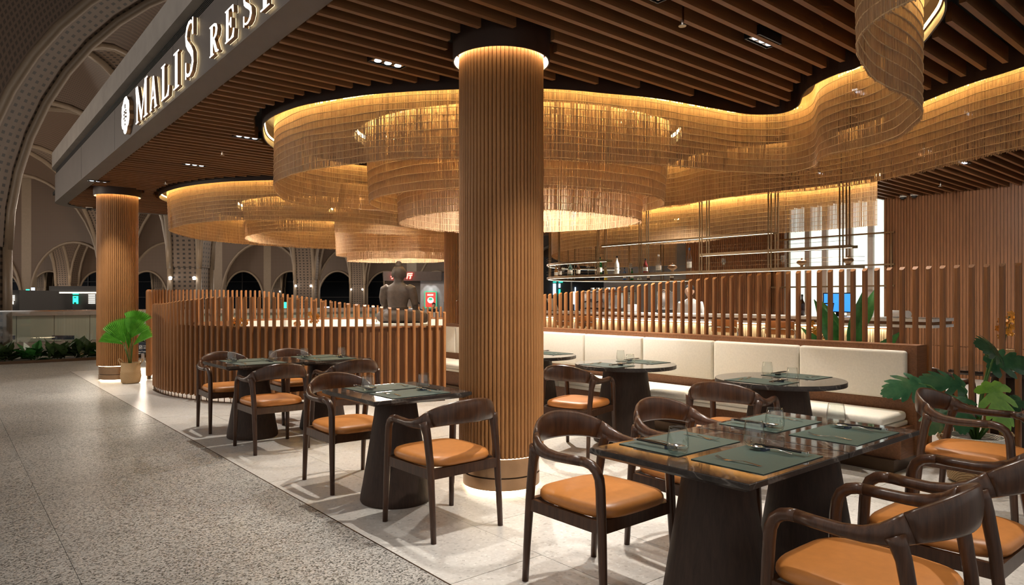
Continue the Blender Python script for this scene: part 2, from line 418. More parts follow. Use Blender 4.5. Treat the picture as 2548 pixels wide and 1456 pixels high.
PATH_G = ell(-2.3, 14.4, 1.42, 1.25, .92, .01)
PATH_H = ell(-2.4, 14.45, 1.1, .95, .81, .01)
PATH_J = [tuple(G(s, t)[:2])+(dz,) for s, t, dz in [(11.0, 4.45, 1.13), (11.05, 5.5, 1.12), (10.95, 6.6, 1.12), (11.05, 7.8, 1.10), (11.0, 9.2, 1.12), (10.95, 10.4, 1.15), (10.95, 11.3, 1.1), (11.15, 11.9, 1.03), (11.7, 12.2, .95), (12.4, 12.1, .85), (13.0, 11.5, .80), (13.3, 10.7, .80), (13.4, 9.95, .80)]]
CURTAINS = [
    ('A', PATH_A, False, 0., 'largest tan bamboo curtain ribbon, snaking from the top right corner round the front column'),
    ('B', PATH_B, True, .06, 'tan bamboo curtain ring nested just inside the largest ribbon behind the front column'),
    ('D', PATH_D, True, .05, 'innermost and lowest bamboo curtain ring behind the front column'),
    ('E', PATH_E, True, .04, 'wide outer bamboo curtain loop over the round booth at the left'),
    ('F', PATH_F, True, .05, 'middle bamboo curtain loop inside the outer loop over the round booth'),
    ('G', PATH_G, True, .05, 'small bamboo curtain ring high above the seated statue'),
    ('H', PATH_H, True, .03, 'lowest small bamboo curtain ring right over the statue head'),
    ('J', PATH_J, False, 0., 'golden bamboo curtain hanging over the bar in front of the glowing wall')]
def arc_resample(pts, step, closed):
    P = np.array(pts)
    if closed: P = np.vstack([P, P[:1]])
    d = np.r_[0, np.cumsum(np.linalg.norm(np.diff(P[:, :2], axis=0), axis=1))]
    n = max(4, int(d[-1]/step)); q = np.linspace(0, d[-1], n, endpoint=not closed)
    return np.stack([np.interp(q, d, P[:, k]) for k in range(3)], 1)
def normals2d(P, closed):
    if closed: T = np.roll(P[:, :2], -1, 0)-np.roll(P[:, :2], 1, 0)
    else: T = np.gradient(P[:, :2], axis=0)
    T /= np.linalg.norm(T, axis=1)[:, None]+1e-9
    return T, np.stack([-T[:, 1], T[:, 0]], 1)
def strip_loft(P, N, off0, off1, z0, z1, closed):
    rings = []
    for p, n in zip(P, N):
        a = p[:2]+n*off0; b = p[:2]+n*off1
        rings.append([(a[0], a[1], z0), (b[0], b[1], z0), (b[0], b[1], z1), (a[0], a[1], z1)])
    return MB().loft(rings, True, closed)
TROUGHS = []
for key, ctrl, closed, taper, label in CURTAINS:
    dense = catmull(ctrl, closed, .03)
    root = empty('bamboo_curtain', (float(ctrl[0][0]), float(ctrl[0][1]), 0), 0, label, 'curtain', 'bamboo curtains under the canopy')
    o0 = np.array([ctrl[0][0], ctrl[0][1], 0])
    P = arc_resample(dense, .0088, closed); T, N = normals2d(P, closed); n = len(P)
    cen = P[:, :2].mean(0); sgn = np.sign(((cen-P[:, :2])*N).sum(1)) if closed else np.zeros(n)
    w = .0028*(1+.25*rng.standard_normal(n))[:, None]; dpt = .0016
    jit = rng.normal(0, .0012, (n, 1))*N+rng.normal(0, .0006, (n, 1))*T
    # slow undulation of the hanging hem
    arc = np.arange(n)*.0088
    und = .012*np.sin(arc*2.1)+.008*np.sin(arc*5.3+1.0)
    top = P[:, :2]-o0[:2]; bot = top+N*(sgn*taper)[:, None]+N*und[:, None]+jit+rng.normal(0, .0015, (n, 1))*T
    zb = CAM_H+P[:, 2]+rng.normal(0, .005, n)+.012*np.sin(arc*1.3)
    V = np.zeros((n, 8, 3))
    for k, (a, b) in enumerate([(-1, -1), (1, -1), (1, 1), (-1, 1)]):
        V[:, k, :2] = top+a*w*T+b*dpt*N; V[:, k, 2] = ZT
        V[:, k+4, :2] = bot+a*w*T+b*dpt*N; V[:, k+4, 2] = zb
    base = (np.arange(n)*8)[:, None]
    quads = np.array([[0, 1, 5, 4], [1, 2, 6, 5], [2, 3, 7, 6], [3, 0, 4, 7], [4, 5, 6, 7]])
    Fq = (base[:, :, None]+quads[None]).reshape(-1, 4)
    me = bpy.data.meshes.new('bamboo_sticks'); me.from_pydata(V.reshape(-1, 3).tolist(), [], Fq.tolist()); me.materials.append(MATS['bamboo_stick'])
    so = put('bamboo_sticks', me, root); so['kind'] = 'stuff'
    # cords woven through the sticks
    step = 6
    Pi = np.arange(0, n, step)
    hgt = ZT-zb
    nrow = 11 if hgt.mean() < .95 else 15
    for r in range(nrow):
        f = (r+.9)/(nrow+.1)
        mid = top[Pi]+(bot[Pi]-top[Pi])*f
        zz = ZT+(CAM_H+P[Pi, 2]-ZT)*f+.004*np.sin(Pi*.0088*3+r)+.003*np.sin(Pi*.0088*9+2*r)
        pts = [(m[0], m[1], z) for m, z in zip(mid, zz)]
        rings = []
        for (x, y, z), nn in zip(pts, N[Pi]):
            rings.append([(x+nn[0]*.0055, y+nn[1]*.0055, z), (x, y, z+.0036), (x-nn[0]*.0055, y-nn[1]*.0055, z), (x, y, z-.0036)])
        MB().loft(rings, not closed, closed).obj('cord', 'cord', root, fix=False)
    # channel in the ceiling and its light strips
    Pc = arc_resample(dense, .07, closed); Tc, Nc = normals2d(Pc, closed); Pc = Pc-o0
    for sg in (-1, 1):
        strip_loft(Pc, Nc, sg*.115, sg*.127, 3.212, 3.46, closed).obj('channel_side', 'trough_brown', root)
        strip_loft(Pc, Nc, sg*.094, sg*.103, 3.285, 3.300 if key in 'AE' else 3.320, closed).obj('light_strip', 'led_gold' if key in 'AE' else 'led_bright', root)
        strip_loft(Pc, Nc, sg*.103, sg*.115, 3.282, 3.303, closed).obj('strip_holder', 'brass_frame', root)
    strip_loft(Pc, Nc, -.115, .115, 3.448, 3.46, closed).obj('channel_cover', 'trough_brown', root)
    TROUGHS.append((arc_resample(dense, .05, closed)[:, :2]))
TR_ALL = np.vstack(TROUGHS)

COLS = [(-.08, 5.11), (-6.80, 11.78), (-.90, 12.25)]
# ================================================================== CEILING with slats
S_IN, S_OUT, S_FAR, T_END = 1.895, 1.687, 13.7, 16.55
ceil = empty('ceiling', (0, 0, 0), ANG, 'dark ceiling hung with parallel brown wooden slats', None, None, 'structure')
MB().box2((S_OUT+.05, -1.5, 3.50), (S_FAR+.4, T_END+.15, 3.56)).obj('ceiling_deck', 'black_void', ceil)
slat_me = MB().box((0, 0, 0), (1, 1, 1)).mesh('slat', 'wood_ceiling')
segs = []
tk = .35
while tk < T_END-.05:
    s_start = S_IN
    if tk > T_END-.9:      # rounded corner at the far end
        dd = tk-(T_END-.9); s_start = S_IN+.9-math.sqrt(max(.0, .81-dd*dd))
    ss = np.arange(s_start, S_FAR-.02, .03)
    XY = np.stack([ss*D2.x+tk*D1.x, ss*D2.y+tk*D1.y], 1)
    near = TR_ALL[np.abs(TR_ALL@np.array([D1.x, D1.y])-tk) < .25]
    ok = np.ones(len(ss), bool)
    if len(near):
        d = np.sqrt(((XY[:, None]-near[None])**2).sum(2)).min(1); ok &= d > .205
    for cx, cy in COLS: ok &= np.hypot(XY[:, 0]-cx, XY[:, 1]-cy) > .40
    i = 0
    while i < len(ss):
        if ok[i]:
            j = i
            while j+1 < len(ss) and ok[j+1]: j += 1
            if ss[j]-ss[i] > .12: segs.append((ss[i], ss[j], tk))
            i = j+1
        else: i += 1
    tk += .163
def seg_key(g):
    p = G((g[0]+g[1])/2, g[2]); return -(g[1]-g[0])/max(1, p.y)
segs.sort(key=seg_key)
rest = MB()
for k, (a, b, t) in enumerate(segs):
    if k < 300: put('slat', slat_me, ceil, ((a+b)/2, t, CEIL+.042), 0, (b-a, .040, .13))
    else: rest.box(((a+b)/2, t, CEIL+.042), (b-a, .040, .13))
if rest.v: rest.obj('short_slats', 'wood_ceiling', ceil)['kind'] = 'stuff'

# fascia band with rounded far corner
def fascia_path(s, r):
    pts = [(s, -1.5), (s, T_END+.2-r)]
    for k in range(1, 9):
        a = math.pi-k/8*math.pi/2
        pts.append((s+r+r*math.cos(a), T_END+.2-r+r*math.sin(a)))
    pts.append((S_FAR+.4, T_END+.2))
    return pts
def fascia_piece(name, s, r, z0, z1, th, mat, parent):
    P = np.array([(x, y, 0) for x, y in fascia_path(s, r)])
    T, N = normals2d(P, False)
    return strip_loft(P, N, 0, -th, z0, z1, False).obj(name, mat, parent)
fas = empty('shopfront_fascia', (0, 0, 0), ANG, 'dark bronze fascia band with pale concrete top carrying the lit sign', 'fascia')
fascia_piece('sign_panel', S_OUT, .9, CEIL, 3.795, .03, 'fascia_bronze', fas)
fascia_piece('soffit_trim', S_OUT, .9, CEIL-.012, CEIL-.0005, S_IN-S_OUT, 'fascia_bronze', fas)
for k in range(7): fascia_piece('groove_line', S_OUT+.02, .88, 3.80+k*.017, 3.808+k*.017, .02, 'groove_black', fas)
fascia_piece('groove_back', S_OUT+.05, .85, 3.79, 3.93, .02, 'black_void', fas)
fascia_piece('concrete_band', S_OUT-.055, .95, 3.92, 4.20, .25, 'fascia_concrete', fas)
fascia_piece('soffit_return', S_IN-.012, .7, CEIL-.0005, CEIL+.16, .012, 'fascia_bronze', fas)
for t in (7.05, 5.20, 3.3, 9.9, 12.6): MB().box2((S_OUT-.001, t-.003, CEIL), (S_OUT+.004, t+.003, 3.795)).obj('panel_joint', 'groove_black', fas)

# ------------------------------------------------------------------ illuminated letters
SIGN_S, SIGN_Z = 1.64, CAM_H+1.922
def stroke(pts, wd):
    # thick polyline outline with per-point widths (u to the right, v up)
    pts = [np.array(p, float) for p in pts]; L, R = [], []
    for i, p in enumerate(pts):
        T = pts[min(i+1, len(pts)-1)]-pts[max(i-1, 0)]; T = T/np.linalg.norm(T); n = np.array([-T[1], T[0]])
        ww = wd[i] if hasattr(wd, '__len__') else wd
        L.append(tuple(p+n*ww/2)); R.append(tuple(p-n*ww/2))
    return L+R[::-1]
def rect(u0, v0, u1, v1): return [(u0, v0), (u1, v0), (u1, v1), (u0, v1)]
sf = .035
s_curve = [(.86, .80), (.82, .90), (.66, .965), (.46, .965), (.27, .90), (.17, .78), (.22, .65), (.40, .555), (.62, .46), (.80, .35), (.83, .22), (.72, .10), (.52, .035), (.32, .04), (.16, .11), (.12, .22)]
s_wd = [.03, .04, .05, .06, .08, .115, .13, .15, .15, .14, .12, .085, .055, .05, .04, .03]
GLY = {
 'M': [[(.02, 0), (.24, 0), (.24, sf), (.165, sf), (.165, .9), (.02, 1-.0), (.02, 1-sf), (.095, 1-sf), (.095, sf), (.02, sf)],
       [(.02, 1), (.18, 1), (.535, .12), (.47, .0)], [(.47, 0), (.52, 0), (.85, .97), (.80, .97)],
       [(.70, 0), (1.0, 0), (1.0, sf), (.92, sf), (.92, 1-sf), (1.0, 1-sf), (1.0, 1), (.79, 1), (.80, sf), (.70, sf)]],
 'A': [[(0, 0), (.26, 0), (.26, sf), (.19, sf), (.52, .95), (.47, 1), (.44, 1), (.09, sf), (0, sf)],
       [(.44, 1), (.56, 1), (.92, sf), (1, sf), (1, 0), (.64, 0), (.64, sf), (.71, sf), (.45, .86)], rect(.24, .32, .76, .37)],
 'L': [[(0, 0), (.92, 0), (1.0, .28), (.93, .28), (.80, .10), (.62, sf), (.36, sf), (.36, 1-sf), (.50, 1-sf), (.50, 1), (0, 1), (0, 1-sf), (.13, 1-sf), (.13, sf), (0, sf)]],
 'I': [[(.05, 0), (.95, 0), (.95, sf), (.68, sf), (.68, 1-sf), (.95, 1-sf), (.95, 1), (.05, 1), (.05, 1-sf), (.32, 1-sf), (.32, sf), (.05, sf)]],
 'S': [stroke(s_curve, s_wd), rect(.81, .70, .87, 1.0), rect(.11, 0, .17, .30)],
 'R': [[(0, 0), (.46, 0), (.46, sf), (.33, sf), (.33, 1-sf), (.33, 1), (0, 1), (0, 1-sf), (.12, 1-sf), (.12, sf), (0, sf)],
       stroke([(.30, .975), (.55, .96), (.74, .88), (.79, .76), (.73, .62), (.54, .53), (.30, .515)], [.05, .07, .13, .18, .14, .07, .05]),
       stroke([(.42, .53), (.58, .30), (.74, .09), (.86, .03), (1.0, .02)], [.12, .17, .17, .08, .04])],
 'E': [[(0, 0), (.92, 0), (1.0, .26), (.92, .26), (.80, .09), (.62, sf), (.35, sf), (.35, .49), (.52, .49), (.62, .36), (.67, .36), (.67, .67), (.62, .67), (.52, .54), (.35, .54), (.35, 1-sf), (.60, 1-sf), (.76, .92), (.86, .77), (.93, .77), (.90, 1), (0, 1), (0, 1-sf), (.12, 1-sf), (.12, sf), (0, sf)]],
 'T': [[(.24, 0), (.76, 0), (.76, sf), (.60, sf), (.60, 1-sf), (.78, .94), (.92, .76), (1, .76), (.97, 1), (.03, 1), (0, .76), (.08, .76), (.22, .94), (.40, 1-sf), (.40, sf), (.24, sf)]],
}
sign = empty('restaurant_sign', tuple(G(SIGN_S, 6.5, SIGN_Z)), ANG, 'row of glowing white serif letters spelling the restaurant name on the fascia', 'sign')
def letter(ch, tl, tr, h):
    wd = tl-tr
    def pl(front):
        return lambda u, v, q: (q, (tl-u*wd)-6.5, v*h)
    face, side, halo = MB(), MB(), MB()
    for g in GLY[ch]:
        face.poly(g, -.004, .0, pl(0)); side.poly(g, .0005, .031, pl(0)); halo.poly(g, .0312, .0335, pl(0))
    f = face.obj('letter_face', 'sign_white', sign); side.obj('letter_return', 'bronze', f); halo.obj('letter_halo', 'sign_halo', f)
    tag(f, 'glowing white letter '+ch)
for a in [('M', 8.43, 7.87, .40), ('A', 7.76, 7.46, .33), ('L', 7.28, 6.99, .33), ('I', 6.83, 6.635, .33), ('S', 6.46, 6.15, .48), ('R', 5.72, 5.50, .24), ('E', 5.33, 5.13, .24), ('S', 4.95, 4.74, .25), ('T', 4.66, 4.36, .24)]:
    letter(*a)
# emblem: lobed face-like outline with small dark marks
half = [(.0, 0), (.10, .02), (.20, .08), (.24, .16), (.38, .20), (.48, .32), (.50, .45), (.44, .56), (.47, .68), (.42, .82), (.30, .87), (.24, .92), (.14, .99), (0, 1)]
out = [(.5+x, y) for x, y in half]+[(.5-x, y) for x, y in half[::-1][1:-1]]
pl = lambda u, v, q: (q, (9.19-u*.43)-6.5, v*.43)
e = MB().poly(out, -.004, 0, pl).obj('emblem_face', 'sign_white', sign); tag(e, 'glowing white lobed emblem')
MB().poly(out, .0005, .045, pl).obj('emblem_return', 'bronze', e)
mk = [(.5, .26), (.5, .36), (.36, .44), (.64, .44), (.5, .47), (.36, .54), (.64, .54), (.5, .57), (.40, .62), (.60, .62), (.5, .72), (.5, .78)]
for u, v in mk:
    MB().poly([(u-.085, v-.026), (u+.085, v-.026), (u+.04, v+.03), (u-.04, v+.03)], -.006, -.0041, pl).obj('emblem_mark', 'bronze_dark', e)

# ------------------------------------------------------------------ recessed downlights, sprinklers, dome cameras
def downlight(x, y, target, power, label, angle=75):
    r = empty('ceiling_downlight', (x, y, CEIL-.022), ANG, label, 'downlight', 'recessed downlights between the ceiling slats')
    MB().box2((-.15, -.062, .0), (.15, -.052, .07)).box2((-.15, .052, .0), (.15, .062, .07)).box2((-.15, -.052, 0), (-.14, .052, .07)).box2((.14, -.052, 0), (.15, .052, .07)).box2((-.14, -.052, .02), (.14, .052, .07)).obj('housing', 'black_lacquer', r)
    for k in (-1, 0, 1): MB().box2((k*.09-.040, -.040, .006), (k*.09+.040, .040, .0195)).obj('reflector', 'chrome', r); MB().lathe([(.026, .0), (.030, .0055)], 14, (k*.09, 0, 0)).obj('lens', 'lamp_lens', r)
    if power:
        p = Vector((x, y, CEIL-.02)); sp = spot('downlight_lamp', (0, 0, -.012), (0, 0, -1), power, WARMW, angle, .75, .03, r)
        q = (Vector(target)-p).to_track_quat('-Z', 'Y'); sp.rotation_euler = (Matrix.Rotation(-ANG, 3, 'Z') @ q.to_matrix()).to_euler()
    return r
PW = 168
DL = [(-.99, 5.45, (-.9, 4.8, 0), 1.0, 'recessed downlight in the slats left of the front column'),
      (1.83, 4.98, (1.6, 4.9, 0), 1.1, 'recessed downlight in the slats near the top right curtain'),
      (-3.08, 7.94, (-2.9, 7.3, 0), 1.0, 'recessed downlight in the slats left of the largest curtain'),
      (-4.45, 9.58, (-5.2, 9.4, 0), 1.0, 'recessed downlight in the slats farthest along the fascia side'),
      (.85, 4.2, (.2, 4.1, 0), 1.2, 'recessed downlight above the aisle right of the small table'),
      (2.7, 3.1, (1.9, 3.1, 0), .85, 'recessed downlight above the right end of the front table'),
      (3.15, 6.2, (2.5, 5.7, 0), .8, 'recessed downlight between the curtains by the banquette end'),
      (1.2, 7.9, (1.7, 6.9, 0), 1.0, 'recessed downlight inside the nested curtains over the banquette'),
      (.2, 8.2, (0.3, 8.3, 0), 2.6, 'recessed downlight at the middle of the nested curtains'),
      (-2.4, 14.5, (-2.3, 14.2, 0), 2.4, 'recessed downlight above the seated statue'),
      (-2.0, 9.9, (-2.6, 9.0, 0), .9, 'recessed downlight over the curved screen'),
      (-4.6, 13.9, (-4.4, 13.9, 0), 2.0, 'added fill downlight inside the booth curtains'),  # fixture added to brighten the booth curtain loops
      (4.6, 6.9, (4.3, 6.3, 0), .9, 'recessed downlight over the table behind the post screen'),
      (6.2, 9.4, (6.6, 10.2, 1.0), 1.0, 'recessed downlight beside the fluted back wall'),
      (-6.6, 10.9, (-6.5, 11.0, 0), .9, 'recessed downlight near the far fluted column'),
      (.55, 2.6, (.7, 2.9, 0), .55, 'recessed downlight above the left end of the front table'),
      (-2.1, 11.6, (-2.2, 13.0, 1.3), .55, 'added fill downlight in front of the statue'),  # added fixture, lifts the dark side of the statue
      (5.2, 8.6, (6.9, 10.6, 1.4), 1.5, 'added fill downlight washing the fluted back wall'),  # second wall washer, added to brighten the flutes
      (3.0, 12.1, (2.6, 13.0, .9), 2.6, 'added fill downlight over the far part of the bar'),  # added fill for the dim bar
      (4.6, 10.2, (4.3, 10.6, .9), 2.6, 'added fill downlight over the near part of the bar'),  # added fill for the near bar end
      (2.2, 10.6, (1.8, 10.9, .6), 2.0, 'added fill downlight over the row of bar stools')]  # added fill so the stools are not only backlit
for x, y, tg, k, lb in DL: downlight(x, y, tg, PW*k, lb, 150 if 'middle of the nested' in lb or 'above the seated' in lb or 'inside the booth' in lb else 110 if 'part of the bar' in lb or 'fluted back' in lb else 75)
def sprinkler(px, py, label):
    z = (CEIL-.03-CAM_H)*F_PX/(HORIZON-py); x = (px-1274)/F_PX*z
    r = empty('fire_sprinkler', (x, z, CEIL-.03), 0, label, 'sprinkler', 'fire sprinklers on the ceiling')
    MB().lathe([(.012, -.005), (.012, .12)], 10).obj('pipe', 'chrome', r)
    MB().lathe([(.006, -.035), (.010, -.02), (.012, -.005)], 10).obj('bulb', 'steel', r)
    MB().lathe([(.026, -.042), (.028, -.039), (.004, -.034)], 14).obj('deflector', 'steel', r)
for px, py, lb in [(1698, 50, 'chrome fire sprinkler near the top centre of the slat ceiling'), (553, 378, 'chrome fire sprinkler below the sign letters'), (412, 452, 'chrome fire sprinkler near the far column'), (2329, 412, 'chrome fire sprinkler under the right hand curtain'), (2340, 458, 'chrome fire sprinkler close to the fluted back wall')]: sprinkler(px, py, lb)
def dome_cam(px, py, label):
    z = (CEIL-CAM_H)*F_PX/(HORIZON-py); x = (px-1274)/F_PX*z
    r = empty('dome_camera', (x, z, CEIL-.002), 0, label, 'camera', 'security dome cameras')
    MB().lathe([(.06, -.03), (.065, -.01), (.065, 0.01)], 18).obj('housing', 'white_stone', r, True)
    MB().lathe([(.004, -.075), (.03, -.068), (.048, -.05), (.055, -.03)], 18).obj('dome', 'black_lacquer', r, True)
dome_cam(222, 514, 'dark security dome under the far end of the canopy'); dome_cam(2247, 487, 'left black security dome before the fluted wall'); dome_cam(2275, 483, 'right black security dome before the fluted wall')

# ================================================================== FLUTED COLUMNS
NB = 66
bp = []
R0 = .302
for a in (-1, -.82, -.45, 0, .45, .82, 1):
    th = a*math.pi/NB*.94; rr = R0+.013*math.sqrt(max(0, 1-a*a))+.001
    bp.append((rr*math.cos(th), rr*math.sin(th)))
bp = bp+[((R0-.004)*math.cos(math.pi/NB*.94), (R0-.004)*math.sin(math.pi/NB*.94)), ((R0-.004)*math.cos(-math.pi/NB*.94), (R0-.004)*math.sin(-math.pi/NB*.94))]
batten_me = MB().poly(bp, .255, 3.40).mesh('batten', 'wood_column')
def column(x, y, label, lamps=True):
    r = empty('fluted_column', (x, y, 0), 0, label, 'column', 'fluted wooden columns')
    MB().lathe([(.301, .255), (.301, 3.40)], 48).obj('core', 'wood_panel', r, True, angle=40)
    for k in range(NB): put('batten', batten_me, r, (0, 0, 0), 2*math.pi*k/NB)
    MB().lathe([(.282, .115), (.282, .245)], 64).obj('base', 'bronze', r, True, angle=40)
    MB().lathe([(.272, .105), (.272, .115)], 64).obj('base_groove', 'bronze_dark', r, True, angle=40)
    MB().lathe([(.285, .022), (.285, .105)], 64).obj('base_ring', 'bronze', r, True, angle=40)
    MB().lathe([(.262, .004), (.262, .018)], 64).obj('floor_light', 'led_floor', r, True, angle=40)
    MB().lathe([(.287, .246), (.287, .254)], 64).obj('shaft_light', 'led_floor', r, True, angle=40)
    ro, ri = .362, .352
    MB().loft([[(rr*math.cos(2*math.pi*k/64), rr*math.sin(2*math.pi*k/64), z) for k in range(64)] for rr, z in ((ri, 3.145), (ro, 3.145), (ro, 3.45), (ri, 3.45))], False, True).obj('collar', 'trough_brown', r, True, angle=40)
    MB().loft([[(rr*math.cos(2*math.pi*k/64), rr*math.sin(2*math.pi*k/64), z) for k in range(64)] for rr, z in ((.338, 3.19), (.350, 3.19), (.350, 3.215), (.338, 3.215))], False, True).obj('ring_light', 'led_warm', r, True, angle=40)
column(*COLS[0], 'large fluted wooden column in the foreground centre with bronze base')
column(*COLS[1], 'far fluted wooden column at the left beside the potted palm')
column(*COLS[2], 'fluted wooden column behind the booth, right of the statue')

# ================================================================== POST SCREENS
def post_mesh(name, mat):
    prof = [(-.020, -.018), (.020, -.018), (.020, .004), (.0165, .014), (.009, .020), (-.009, .020), (-.0165, .014), (-.020, .004)]
    mb = MB(); n = len(prof)
    vs = [(x, y, 0) for x, y in prof]+[(x, y, 1+.45*(-y)) for x, y in prof]
    mb.add(vs, [tuple(range(n-1, -1, -1)), tuple(range(n, 2*n))]+[(i, (i+1) % n, n+(i+1) % n, n+i) for i in range(n)])
    return mb.mesh(name, mat)
POST = post_mesh('post', 'wood_screen')
PIN = MB().lathe([(.006, 0), (.006, 1)], 8).mesh('pin', 'bronze_dark')
def add_post(parent, x, y, face, h, z0=.065):
    # face: heading (radians) that the rounded side looks to
    p = put('post', POST, parent, (x, y, z0), face-math.pi/2, (1, 1, h-z0))
    put('pin', PIN, parent, (x, y, .0), 0, (1, 1, z0+.002))
    return p
BC = (-2.6, 12.3)
fs = empty('curved_screen', (0, 0, 0), 0, 'curved waist-high wall of upright wooden posts enclosing the booth, facing the camera', 'screen', 'wooden post screens')
a0, a1, rf = math.radians(212.7), math.radians(299.4), 3.42
n = int((a1-a0)*rf/.107)
arc_xy = []
for k in range(n+1):
    a = a0+(a1-a0)*k/n; x, y = BC[0]+rf*math.cos(a), BC[1]+rf*math.sin(a); px = 1274+F_PX*x/y
    h = np.interp(px, [400, 450, 534, 692, 755, 853, 960, 1056, 1120], [1.31, 1.36, 1.407, 1.40, 1.38, 1.327, 1.27, 1.21, 1.20])
    add_post(fs, x, y, a, float(h))
def arc_strip(r0, r1, z0, z1, a0, a1, n=48, c=BC):
    rings = []
    for k in range(n+1):
        a = a0+(a1-a0)*k/n; ca, sa = math.cos(a), math.sin(a)
        rings.append([(c[0]+r0*ca, c[1]+r0*sa, z0), (c[0]+r1*ca, c[1]+r1*sa, z0), (c[0]+r1*ca, c[1]+r1*sa, z1), (c[0]+r0*ca, c[1]+r0*sa, z1)])
    return MB().loft(rings)
arc_strip(rf-.10, rf-.06, .065, 1.0, a0+.01, a1).obj('back_panel', 'wood_panel', fs)
arc_strip(rf-.115, rf-.03, 1.0, 1.022, a0+.01, a1).obj('top_rail', 'wood_screen', fs)
arc_strip(rf-.03, rf+.02, .0, .006, a0, a1).obj('floor_ring', 'bronze_dark', fs)
bs = empty('curved_screen', (0, 0, 0), 0, 'far curved post screen rising behind the white booth bench at the left', 'screen', 'wooden post screens')
b0, b1, rb = math.radians(186), math.radians(62), 3.72
n = int(abs(b1-b0)*rb/.107)
for k in range(n+1):
    a = b0+(b1-b0)*k/n; x, y = BC[0]+rb*math.cos(a), BC[1]+rb*math.sin(a); px = 1274+F_PX*x/y
    h = np.interp(px, [372, 500, 646, 719, 801, 881, 1000], [1.54, 1.56, 1.56, 1.48, 1.375, 1.26, 1.2])
    add_post(bs, x, y, a, float(h))
arc_strip(rb-.10, rb-.06, .065, .94, b0-.35, b1).obj('back_panel', 'wood_panel', bs)
arc_strip(rb-.03, rb+.02, .0, .006, b0, b1).obj('floor_ring', 'bronze_dark', bs)
ex, ey = BC[0]+rb*math.cos(b0+.02), BC[1]+rb*math.sin(b0+.02)
MB().lathe([(.02, .05), (.045, .06), (.048, .10), (.048, 1.50), (.042, 1.535), (.02, 1.55)], 16, (ex, ey, 0)).obj('end_post', 'wood_screen', bs, True, angle=50)
MB().lathe([(.03, .0), (.032, .05)], 12, (ex, ey, 0)).obj('end_foot', 'bronze_dark', bs)
# booth bench inside the far screen
bb = empty('booth_bench', (0, 0, 0), 0, 'curved white upholstered bench at the back of the round booth', 'bench')
arc_strip(3.50, 3.60, .0, .965, math.radians(150), math.radians(64)).obj('bench_back', 'bench_wood', bb)
arc_strip(2.95, 3.50, .0, .34, math.radians(150), math.radians(64)).obj('bench_base', 'bench_wood', bb)
for k in range(5):
    q0, q1 = math.radians(150-17.2*k), math.radians(150-17.2*(k+1)+.3)
    arc_strip(3.40, 3.498, .44, .925, q0, q1, 8).obj('back_cushion', 'cream_fabric', bb)
    arc_strip(2.93, 3.42, .342, .44, q0, q1, 8).obj('seat_cushion', 'cream_fabric', bb)
# straight screen behind the banquette
SB = 6.42
ps = empty('straight_screen', (0, 0, 0), ANG, 'long straight row of upright wooden posts behind the banquette', 'screen', 'wooden post screens')
t = 9.08; 
while t > 1.0:
    p = G(SB, t); px = 1274+F_PX*p.x/p.y
    h = float(np.interp(px, [1130, 1365, 1638, 1850, 2000, 2548], [1.36, 1.446, 1.568, 1.63, 1.648, 1.652]))
    add_post(ps, SB, t, math.pi, h)
    t -= .1045

# ================================================================== BANQUETTE
bq = empty('banquette', (0, 0, 0), ANG, 'long wooden banquette with cream back cushions and seat pads', 'bench')
te0, te1 = 2.17, 9.0
MB().box2((6.13, te0, .10), (6.34, te1, 1.0)).obj('back_frame', 'bench_wood', bq)
MB().box2((5.86, te0+.02, .10), (6.13, te1, .345)).obj('seat_base', 'bench_wood', bq)
MB().box2((5.80, te0+.05, .0), (6.30, te1, .10)).obj('plinth', 'bronze_dark', bq)
ts = [2.23, 3.14, 4.05, 4.97, 5.88, 6.80, 7.71, 8.62]
for a, b in zip(ts, ts[1:]+[9.0]):
    MB().bev((6.055, a+.004, .555), (6.13, b-.004, .955), .024).obj('back_cushion', 'cream_fabric', bq, True)
for a, b in zip(ts, ts[1:]+[9.0]):
    MB().bev((5.62, a+.003, .345), (6.12, b-.003, .385), .012).obj('seat_board', 'cream_fabric', bq, True)
    MB().bev((5.60, a+.003, .385), (6.10, b-.003, .462), .03).obj('seat_cushion', 'cream_fabric', bq, True)

# ================================================================== BACK WALL (fluted) and glowing shelf wall
def fluted(mb, s, t0, t1, z0, z1, pitch=.05):
    n = int((t1-t0)/pitch)
    for k in range(n):
        a = t0+(t1-t0)*k/n; b = a+pitch*.80
        mb.box2((s-.022, a, z0), (s, b, z1))
wr = empty('wall_back', (0, 0, 0), ANG, 'brown fluted wooden wall behind the bar and dining tables', None, None, 'structure')
LT0, LT1 = 5.42, 7.40
for nm, a, b in (('wall_backing', -2.5, LT0), ('wall_backing', LT1, 9.9)):
    MB().box2((S_FAR, a, 0), (S_FAR+.25, b, 3.50)).obj(nm, 'wood_panel', wr)
for a, b in ((-2.5, LT0), (LT1, 9.9)):
    for z0, z1 in ((.0, .545), (.56, 3.48)):
        mb = MB(); fluted(mb, S_FAR, a, b, z0, z1); o = mb.obj('fluted_panel', 'wood_wall', wr); o['kind'] = 'stuff'
lw = empty('light_wall', (0, 0, 0), ANG, 'glowing white backlit shelf wall with brass dividers behind the bar', 'light wall')
MB().box2((S_FAR+.20, LT0, .0), (S_FAR+.25, LT1, 3.48)).obj('light_panel', 'light_panel', lw)
for k, t in enumerate((LT1-.01, LT1-.42, LT1-.78, LT1-1.28, LT0+.30, LT0+.01)):
    wd = .02 if k in (0, 5) else .10
    MB().box2((S_FAR+.12, t-wd/2, .0), (S_FAR+.20, t+wd/2, 3.46)).obj('divider', 'brass_frame' if k in (0, 5) else 'ledge_beige', lw)
